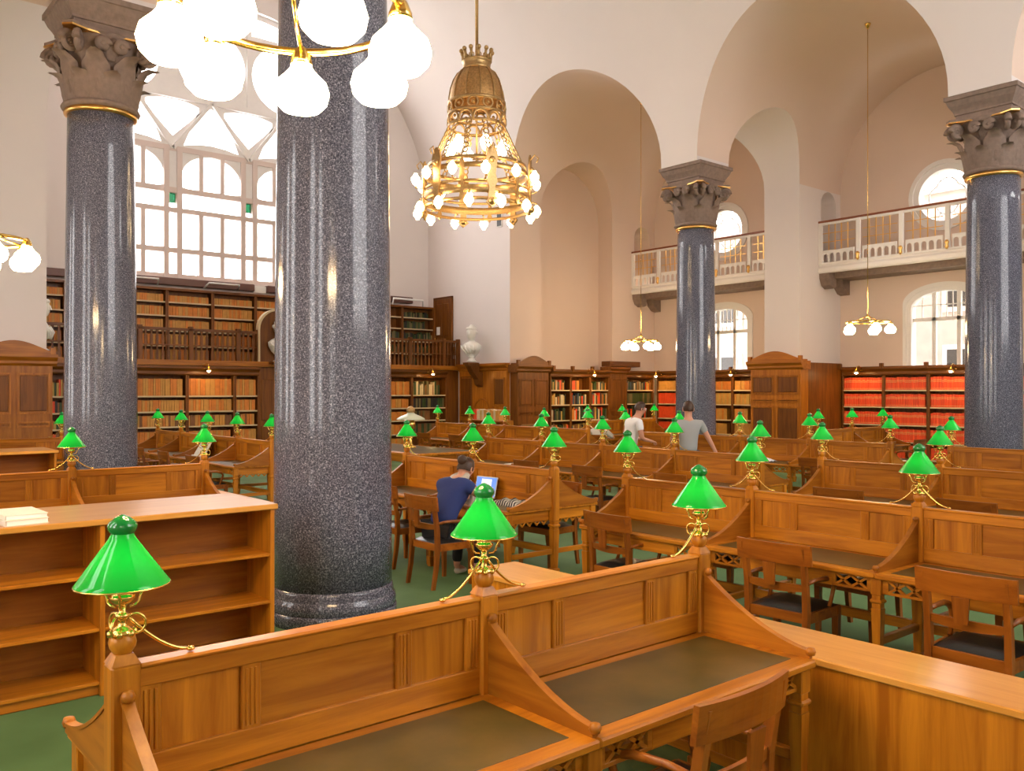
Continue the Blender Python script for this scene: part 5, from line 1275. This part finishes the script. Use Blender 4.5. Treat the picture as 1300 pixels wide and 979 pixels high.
mb = MB(); mb.tube([(0, .20, .30), (0, .30, .004)], .01, 6); obj('prop', mb, M['brass'], rs)
bt = thing('book_rack', 'low oak rack behind the corner wall table carrying a row of pale books', 'rack', (14.55, 18.3, 0), -Q)
mb = MB(); mb.cbox(-.75, .75, 0, .34, 1.16, 1.20); obj('top_board', mb, MW['x'], bt)
mb = MB(); mb.box(-.73, .73, .3, .32, .1, 1.16); obj('back_panel', mb, MW['z'], bt)
for xx in (-.75, .71): mb = MB(); mb.cbox(xx, xx + .04, 0, .34, 0, 1.16); obj('side', mb, MW['z'], bt)
for z in (.12, .62): mb = MB(); mb.cbox(-.72, .72, .02, .31, z, z + .03); obj('shelf', mb, MW['x'], bt)
rk = random.Random(3); x_ = 18.9; i = 0
for c in ['red', 'red', 'cream', 'cream', 'gold', 'cream', 'tan', 'tan', 'cream', 'tan', 'tan', 'cream', 'tan', 'tan']:
    wv = rk.uniform(.06, .09); hh = rk.uniform(.25, .29); t = thing('book', '%s volume standing in the row on the low oak rack' % {'red': 'red', 'cream': 'cream', 'gold': 'golden yellow', 'tan': 'tan'}[c], 'book', (14.60, x_ - wv / 2, 1.20), -Q, '%s books on the low rack' % c)
    mb = MB(); mb.cbox(-wv / 2, wv / 2, .0, .2, 0, hh, .004); obj('binding', mb, M['b_' + c], t); mb = MB(); mb.box(-wv / 2 + .004, wv / 2 - .004, .01, .198, hh - .001, hh + .001); obj('page_edge', mb, M['white_paper'], t)
    x_ -= wv + .002

# ------------------------------------------------------------------ laptop, bag, small desk things
lp = thing('laptop', 'open grey laptop with a blue screen on the desk of the woman', 'laptop', (6.00, 7.72, ZD + .003), FX + .10)
mb = MB(); mb.cbox(-.17, .17, -.12, .12, 0, .018, .004); obj('base', mb, M['aluminium'], lp)
mb = MB(); mb.box(-.15, .15, -.02, .10, .018, .0195); obj('keyboard', mb, M['iron'], lp)
ld = link('lid', None, lp, (0, .12, .018), (R(-14), 0, 0)); ld.empty_display_size = .05
mb = MB(); mb.cbox(-.17, .17, 0, .008, 0, .235, .003); obj('lid_shell', mb, M['aluminium'], ld)
mb = MB(); mb.box(-.158, .158, -.0012, .0, .012, .223); obj('screen', mb, plain('blue_screen', (.05, .12, .4), .3, emit=(.10, .26, .80), es=.55), ld)
mb = MB(); mb.box(-.075, .085, -.0025, -.0012, .025, .205); obj('document_window', mb, plain('screen_page', (.6, .6, .6), .3, emit=(.80, .82, .84), es=.55), ld)
bgp = thing('striped_bag', 'black and white striped cloth pouch lying on the desk next to the laptop', 'bag', (6.0, 7.10, ZD + .003), FX + .1)
def stripes():
    m, n, b = nt('striped_cloth'); tc = n.nodes.new('ShaderNodeTexCoord'); wv = n.nodes.new('ShaderNodeTexWave'); wv.inputs['Scale'].default_value = 9; wv.inputs['Distortion'].default_value = 1.5
    cr = n.nodes.new('ShaderNodeValToRGB'); cr.color_ramp.interpolation = 'CONSTANT'; cr.color_ramp.elements[0].color = (.02, .02, .025, 1); cr.color_ramp.elements[1].color = (.7, .68, .6, 1); cr.color_ramp.elements[1].position = .5
    n.links.new(tc.outputs['Object'], wv.inputs['Vector']); n.links.new(wv.outputs['Color'], cr.inputs[0]); n.links.new(cr.outputs[0], b.inputs['Base Color']); b.inputs['Roughness'].default_value = .8; return m
mb = MB(); n = 12; vs = []
for j in range(n + 1):
    for i in range(n + 1):
        u, v = i / n * 2 - 1, j / n * 2 - 1; vs.append((u * .20, v * .12, .06 * (max(0, 1 - u ** 4) * max(0, 1 - v ** 4)) ** .5 * (1 + .25 * math.sin(u * 9 + v * 4)) + .001))
mb.add(vs, [(j * (n + 1) + i, j * (n + 1) + i + 1, (j + 1) * (n + 1) + i + 1, (j + 1) * (n + 1) + i) for j in range(n) for i in range(n)], 0, True); obj('cloth', mb, stripes(), bgp)
mb = MB(); mb.tube([(.20, -.05, .03), (.24, -.03, .04), (.25, .0, .035), (.24, .03, .03), (.20, .05, .03)], .008, 6); obj('strap', mb, M['black_cloth'], bgp)
for x, y, rz, l in ((X2 - .35, 8.05, .3, 'white sheet of paper on the long second-row desk'), (X3 - .42, 9.05, -.2, 'crumpled white papers on the desk behind the men'), (X2 - .33, 11.0, .1, 'white sheet on the last desk of the long second row')):
    mb = MB(); mb.cbox(-.11, .11, -.15, .15, 0, .006, .001); tag(obj('paper_sheet', mb, M['white_paper'], None, (x, y, ZD + .003), (0, 0, rz)), l, 'paper')
mb = MB(); n = 8; vs = []
for j in range(n + 1):
    for i in range(n + 1): u, v = i / n * 2 - 1, j / n * 2 - 1; vs.append((u * .17, v * .22, .004 + .05 * (1 - u * u) * (1 - v * v) + .025 * math.sin(5 * u + 3 * v) ** 2 * (1 - u * u)))
mb.add(vs, [(j * (n + 1) + i, j * (n + 1) + i + 1, (j + 1) * (n + 1) + i + 1, (j + 1) * (n + 1) + i) for j in range(n) for i in range(n)], 0, True)
tag(obj('white_cloth', mb, M['white_tee'], None, (X3 - .36, 8.75, ZD + .003)), 'rumpled white cloth on the desk behind the grey shirt man', 'cloth')

# ------------------------------------------------------------------ people
def skin_mesh(name, V_, E_, Rd, mat, sub=2):
    me = bpy.data.meshes.new(name); me.from_pydata(V_, E_, []); o = bpy.data.objects.new(name, me); COL.objects.link(o)
    o.modifiers.new('skin', 'SKIN'); sv = me.skin_vertices[0].data
    for i, r_ in enumerate(Rd):
        sv[i].radius = (r_, r_) if not isinstance(r_, tuple) else r_
        sv[i].use_root = (i == 0)
    s = o.modifiers.new('sub', 'SUBSURF'); s.levels = sub; s.render_levels = sub
    dg = bpy.context.evaluated_depsgraph_get(); dg.update()
    nm = bpy.data.meshes.new_from_object(o.evaluated_get(dg)); nm.name = name
    bpy.data.objects.remove(o); bpy.data.meshes.remove(me)
    nm.materials.clear(); nm.materials.append(mat)
    nm.polygons.foreach_set('use_smooth', [True] * len(nm.polygons)); return nm
class Sk:
    def __init__(s): s.V = []; s.E = []; s.R = []
    def v(s, p, r, prev=None):
        s.V.append(tuple(p)); s.R.append(r); i = len(s.V) - 1
        if prev is not None: s.E.append((prev, i))
        return i
    def chain(s, prev, pts):
        for p, r in pts: prev = s.v(p, r, prev)
        return prev
def hand(s, wi, wrist, d, up, sc=1.0, curl=.5):
    d = Vector(d).normalized(); up = Vector(up).normalized(); side = d.cross(up).normalized(); w = Vector(wrist)
    palm = s.v(w + d * .055 * sc, (.030 * sc, .020 * sc), wi); kn = s.v(w + d * .085 * sc, (.030 * sc, .016 * sc), palm)
    for k, (o_, L_) in enumerate(((-.030, .070), (-.010, .080), (.010, .076), (.029, .060))):
        a = w + d * (.098 * sc) + side * o_ * sc; b = a + (d * (1 - curl * .4) - up * curl * .5).normalized() * L_ * .5 * sc; c = b + (d * (1 - curl) - up * curl).normalized() * L_ * .5 * sc
        i = s.v(a, .010 * sc, kn); i = s.v(b, .009 * sc, i); s.v(c, .008 * sc, i)
    th = w + d * .045 * sc - side * .040 * sc; i = s.v(th, .012 * sc, palm); i = s.v(th + (d - side * .5).normalized() * .032 * sc, .011 * sc, i); s.v(th + (d * 1.0 - side * .1 - up * .3).normalized() * .058 * sc - side * .012, .009 * sc, i)
def person(label, loc, rz, J, hair, top, legs, shoe, sleeve, hair_mat, top_mat, leg_mat, shoe_mat, seated):
    t = thing('person', label, 'person', loc, rz)
    b = Sk(); pel = b.v(J['pelvis'], (.125, .10)); wa = b.v(J['waist'], (.112, .085), pel); ch = b.v(J['chest'], (.138, .098), wa); uc = b.v(J['upper'], (.112, .082), ch)
    nk = b.chain(uc, [(J['neck'], .055)]); hd = b.chain(nk, [(J['jaw'], (.062, .072)), (J['head'], (.078, .095)), (J['crown'], (.06, .072))])
    for sd in ('L', 'R'):
        i = b.chain(uc, [(J['sh' + sd], .062), (J['el' + sd], .042), (J['wr' + sd], .027)])
        d = Vector(J['wr' + sd]) - Vector(J['el' + sd]); hand(b, i, J['wr' + sd], d, J.get('up' + sd, (0, 0, 1)), 1.0, J.get('curl', .5))
        i = b.chain(pel, [(J['hip' + sd], (.095, .095)), (J['kn' + sd], .058), (J['an' + sd], .038), (J['toe' + sd], .03)])
    link('body', skin_mesh('body', b.V, b.E, b.R, M['skin']), t)
    c = Sk(); pel = c.v(J['pelvis'] if top == 'long' else Vector(J['pelvis']).lerp(Vector(J['waist']), .15), (.162, .134)); wa = c.v(J['waist'], (.152, .124), pel); ch = c.v(J['chest'], (.172, .128), wa); uc = c.v(J['upper'], (.135, .105), ch)
    c.v(Vector(J['upper']).lerp(Vector(J['neck']), .72), .070, uc)
    for sd in ('L', 'R'): c.chain(uc, [(J['sh' + sd], .076), (Vector(J['sh' + sd]).lerp(Vector(J['el' + sd]), sleeve), .066)])
    link('top', skin_mesh('top', c.V, c.E, c.R, top_mat), t)
    g = Sk(); pel = g.v(J['pelvis'], (.150, .122))
    for sd in ('L', 'R'): g.chain(pel, [(J['hip' + sd], (.105, .105)), (J['kn' + sd], .070), (Vector(J['kn' + sd]).lerp(Vector(J['an' + sd]), legs), .056)])
    link('trousers', skin_mesh('trousers', g.V, g.E, g.R, leg_mat), t)
    for sd in ('L', 'R'):
        q = Sk(); a = Vector(J['an' + sd]); to = Vector(J['toe' + sd]); i = q.v((a.x, a.y - .02, .045), (.04, .042)); i = q.v(a.lerp(to, .5) * 1.0, (.038, .034), i); q.v((to.x, to.y + .02, .032), (.036, .028), i)
        q.V[1] = (q.V[1][0], q.V[1][1], .04); link('shoe', skin_mesh('shoe', q.V, q.E, q.R, shoe_mat), t)
    # face and hair in a head frame
    hc = Vector(J['head']); jw = Vector(J['jaw']); upv = (Vector(J['crown']) - jw).normalized(); fw = Vector(J.get('face', (0, 1, 0))); fw = (fw - upv * fw.dot(upv)).normalized(); sd_ = fw.cross(upv).normalized()
    def hp(f, s_, u): return hc + fw * f + sd_ * s_ + upv * u
    mb = MB(); mb.add([hp(.088, -.014, -.028), hp(.088, .014, -.028), hp(.118, 0, -.024), hp(.088, 0, .022)], [(0, 1, 2), (0, 2, 3), (1, 3, 2), (0, 3, 1)]); obj('nose', mb, M['skin'], t)
    for s_ in (-1, 1):
        mb = MB(); mb.sphere(hp(.082, s_ * .032, .012), .013, 8, 6); obj('eye', mb, M['white_paper'], t)
        mb = MB(); mb.sphere(hp(.092, s_ * .032, .012), .006, 8, 6); obj('pupil', mb, M['hair_dark'], t)
        mb = MB(); p = [hp(-.005 + .02 * math.cos(2 * math.pi * q / 10), s_ * .082, -.005 + .032 * math.sin(2 * math.pi * q / 10)) for q in range(10)]; mb.tube(p, .010, 6, closed=True); obj('ear', mb, M['skin'], t)
    mb = MB(); mb.tube([hp(.080, -.024, -.056), hp(.090, 0, -.058), hp(.080, .024, -.056)], .005, 6); obj('mouth', mb, plain('lips', (.40, .12, .09), .5), t)
    mb = MB(); n, m_ = 20, 12; vs = []
    for j in range(m_ + 1):
        for i in range(n):
            a = 2 * math.pi * i / n; el = math.pi / 2 - j / m_ * (math.pi * .62 if math.cos(a) < .45 else math.pi * .30)
            rr = 1.0 + .05 * math.sin(a * 7 + j); vs.append(hp(-.006 + .108 * rr * math.cos(el) * math.cos(a), .092 * rr * math.cos(el) * math.sin(a), .012 + .118 * rr * math.sin(el)))
    mb.add(vs, [(j * n + i, j * n + (i + 1) % n, (j + 1) * n + (i + 1) % n, (j + 1) * n + i) for j in range(m_) for i in range(n)], 0, True); hr = obj('hair', mb, hair_mat, t)
    if hair == 'bun': mb = MB(); mb.sphere(hp(-.10, 0, .07), .055, 12, 8); obj('hair_bun', mb, hair_mat, hr)
    if hair == 'long':
        mb = MB(); mb.tube([hp(-.07, 0, .03), hp(-.10, .01, -.06), hp(-.09, .02, -.16), hp(-.06, .03, -.26)], .07, 10, radii=[.08, .085, .075, .04]); obj('long_hair', mb, hair_mat, hr)
    return t
def standing(h=1.0, **k):
    J = dict(pelvis=(0, 0, .95), waist=(0, 0, 1.10), chest=(0, .0, 1.28), upper=(0, 0, 1.43), neck=(0, .01, 1.54), jaw=(0, .03, 1.61), head=(0, .03, 1.69), crown=(0, .025, 1.76),
             shL=(-.19, 0, 1.45), shR=(.19, 0, 1.45), elL=(-.25, .0, 1.16), elR=(.25, .0, 1.16), wrL=(-.25, .10, .92), wrR=(.25, .10, .92), upL=(-1, 0, 0), upR=(1, 0, 0),
             hipL=(-.09, 0, .92), hipR=(.09, 0, .92), knL=(-.10, .02, .50), knR=(.10, .02, .50), anL=(-.10, -.02, .085), anR=(.10, -.02, .085), toeL=(-.11, .14, .035), toeR=(.11, .14, .035))
    J.update(k); return J
YM1, YM2 = 10.33, 8.90
person('standing man in a white t-shirt with dark hair looking down at his hands', (11.45, YM1, 0), R(-112),
       standing(chest=(0, .03, 1.28), upper=(0, .08, 1.42), neck=(0, .13, 1.52), jaw=(0, .18, 1.58), head=(0, .20, 1.66), crown=(0, .20, 1.74), shL=(-.19, .07, 1.43), shR=(.19, .07, 1.43),
                elL=(-.26, .10, 1.15), elR=(.26, .10, 1.15), wrL=(-.14, .33, 1.12), wrR=(.14, .33, 1.10), upL=(0, 0, 1), upR=(0, 0, 1), face=(0, 1, -.5), curl=.8),
       'short', 'short', .95, 1, .55, M['hair_dark'], M['white_tee'], M['jeans'], M['black_cloth'], False)
person('standing man in a grey t-shirt and jeans seen from behind, one arm hanging out', (11.25, YM2, 0), R(-46),
       standing(elR=(.34, .04, 1.18), wrR=(.46, .06, .95), upR=(1, 0, 0), elL=(-.26, .04, 1.17), wrL=(-.20, .22, 1.0), crown=(0, .02, 1.77)),
       'short', 'short', .95, 1, .55, M['hair_dark'], M['grey_tee'], M['jeans'], M['black_cloth'], False)
def sitting(**k):
    J = dict(pelvis=(0, 0, .56), waist=(0, .06, .70), chest=(0, .18, .86), upper=(0, .27, .98), neck=(0, .34, 1.05), jaw=(0, .40, 1.08), head=(0, .44, 1.14), crown=(0, .45, 1.21),
             shL=(-.17, .25, .98), shR=(.17, .25, .98), elL=(-.28, .44, .82), elR=(.33, .40, .82), wrL=(-.15, .66, .805), wrR=(.17, .63, .805), upL=(0, 0, 1), upR=(0, 0, 1),
             hipL=(-.09, .03, .54), hipR=(.09, .03, .54), knL=(-.10, .45, .52), knR=(.10, .45, .52), anL=(-.10, .40, .09), anR=(.10, .46, .09), toeL=(-.10, .54, .035), toeR=(.10, .60, .035), face=(0, 1, -.55), curl=.45)
    J.update(k); return J
wm = person('woman in a navy top leaning over the desk towards her laptop', (5.25, 7.35, .0), R(-74), sitting(), 'bun', 'long', .92, 1, .35, M['hair_dark'], M['navy'], M['black_cloth'], M['shoe'], True)
mb = MB(); mb.tube([(.075 * math.cos(2 * math.pi * q / 14), .315 + .085 * math.sin(2 * math.pi * q / 14), 1.055 + .03 * math.sin(2 * math.pi * q / 14)) for q in range(14)], .036, 8, closed=True); sc_ = obj('scarf', mb, M['scarf'], wm)
mb = MB(); mb.tube([(.06, .40, 1.02), (.09, .45, .90), (.10, .42, .76), (.12, .34, .66), (.12, .28, .62)], .04, 8, radii=[.03, .04, .045, .05, .03]); obj('scarf_tail', mb, M['scarf'], sc_)
person('seated reader with long ginger hair bent over an aisle desk', (15.3, 14.9, 0), R(-60), sitting(), 'long', 'long', .92, 1, .9, M['hair_ginger'], M['scarf'], M['black_cloth'], M['shoe'], True)
chair(15.3, 14.9, R(-60), 'mahogany armchair under the ginger-haired reader')
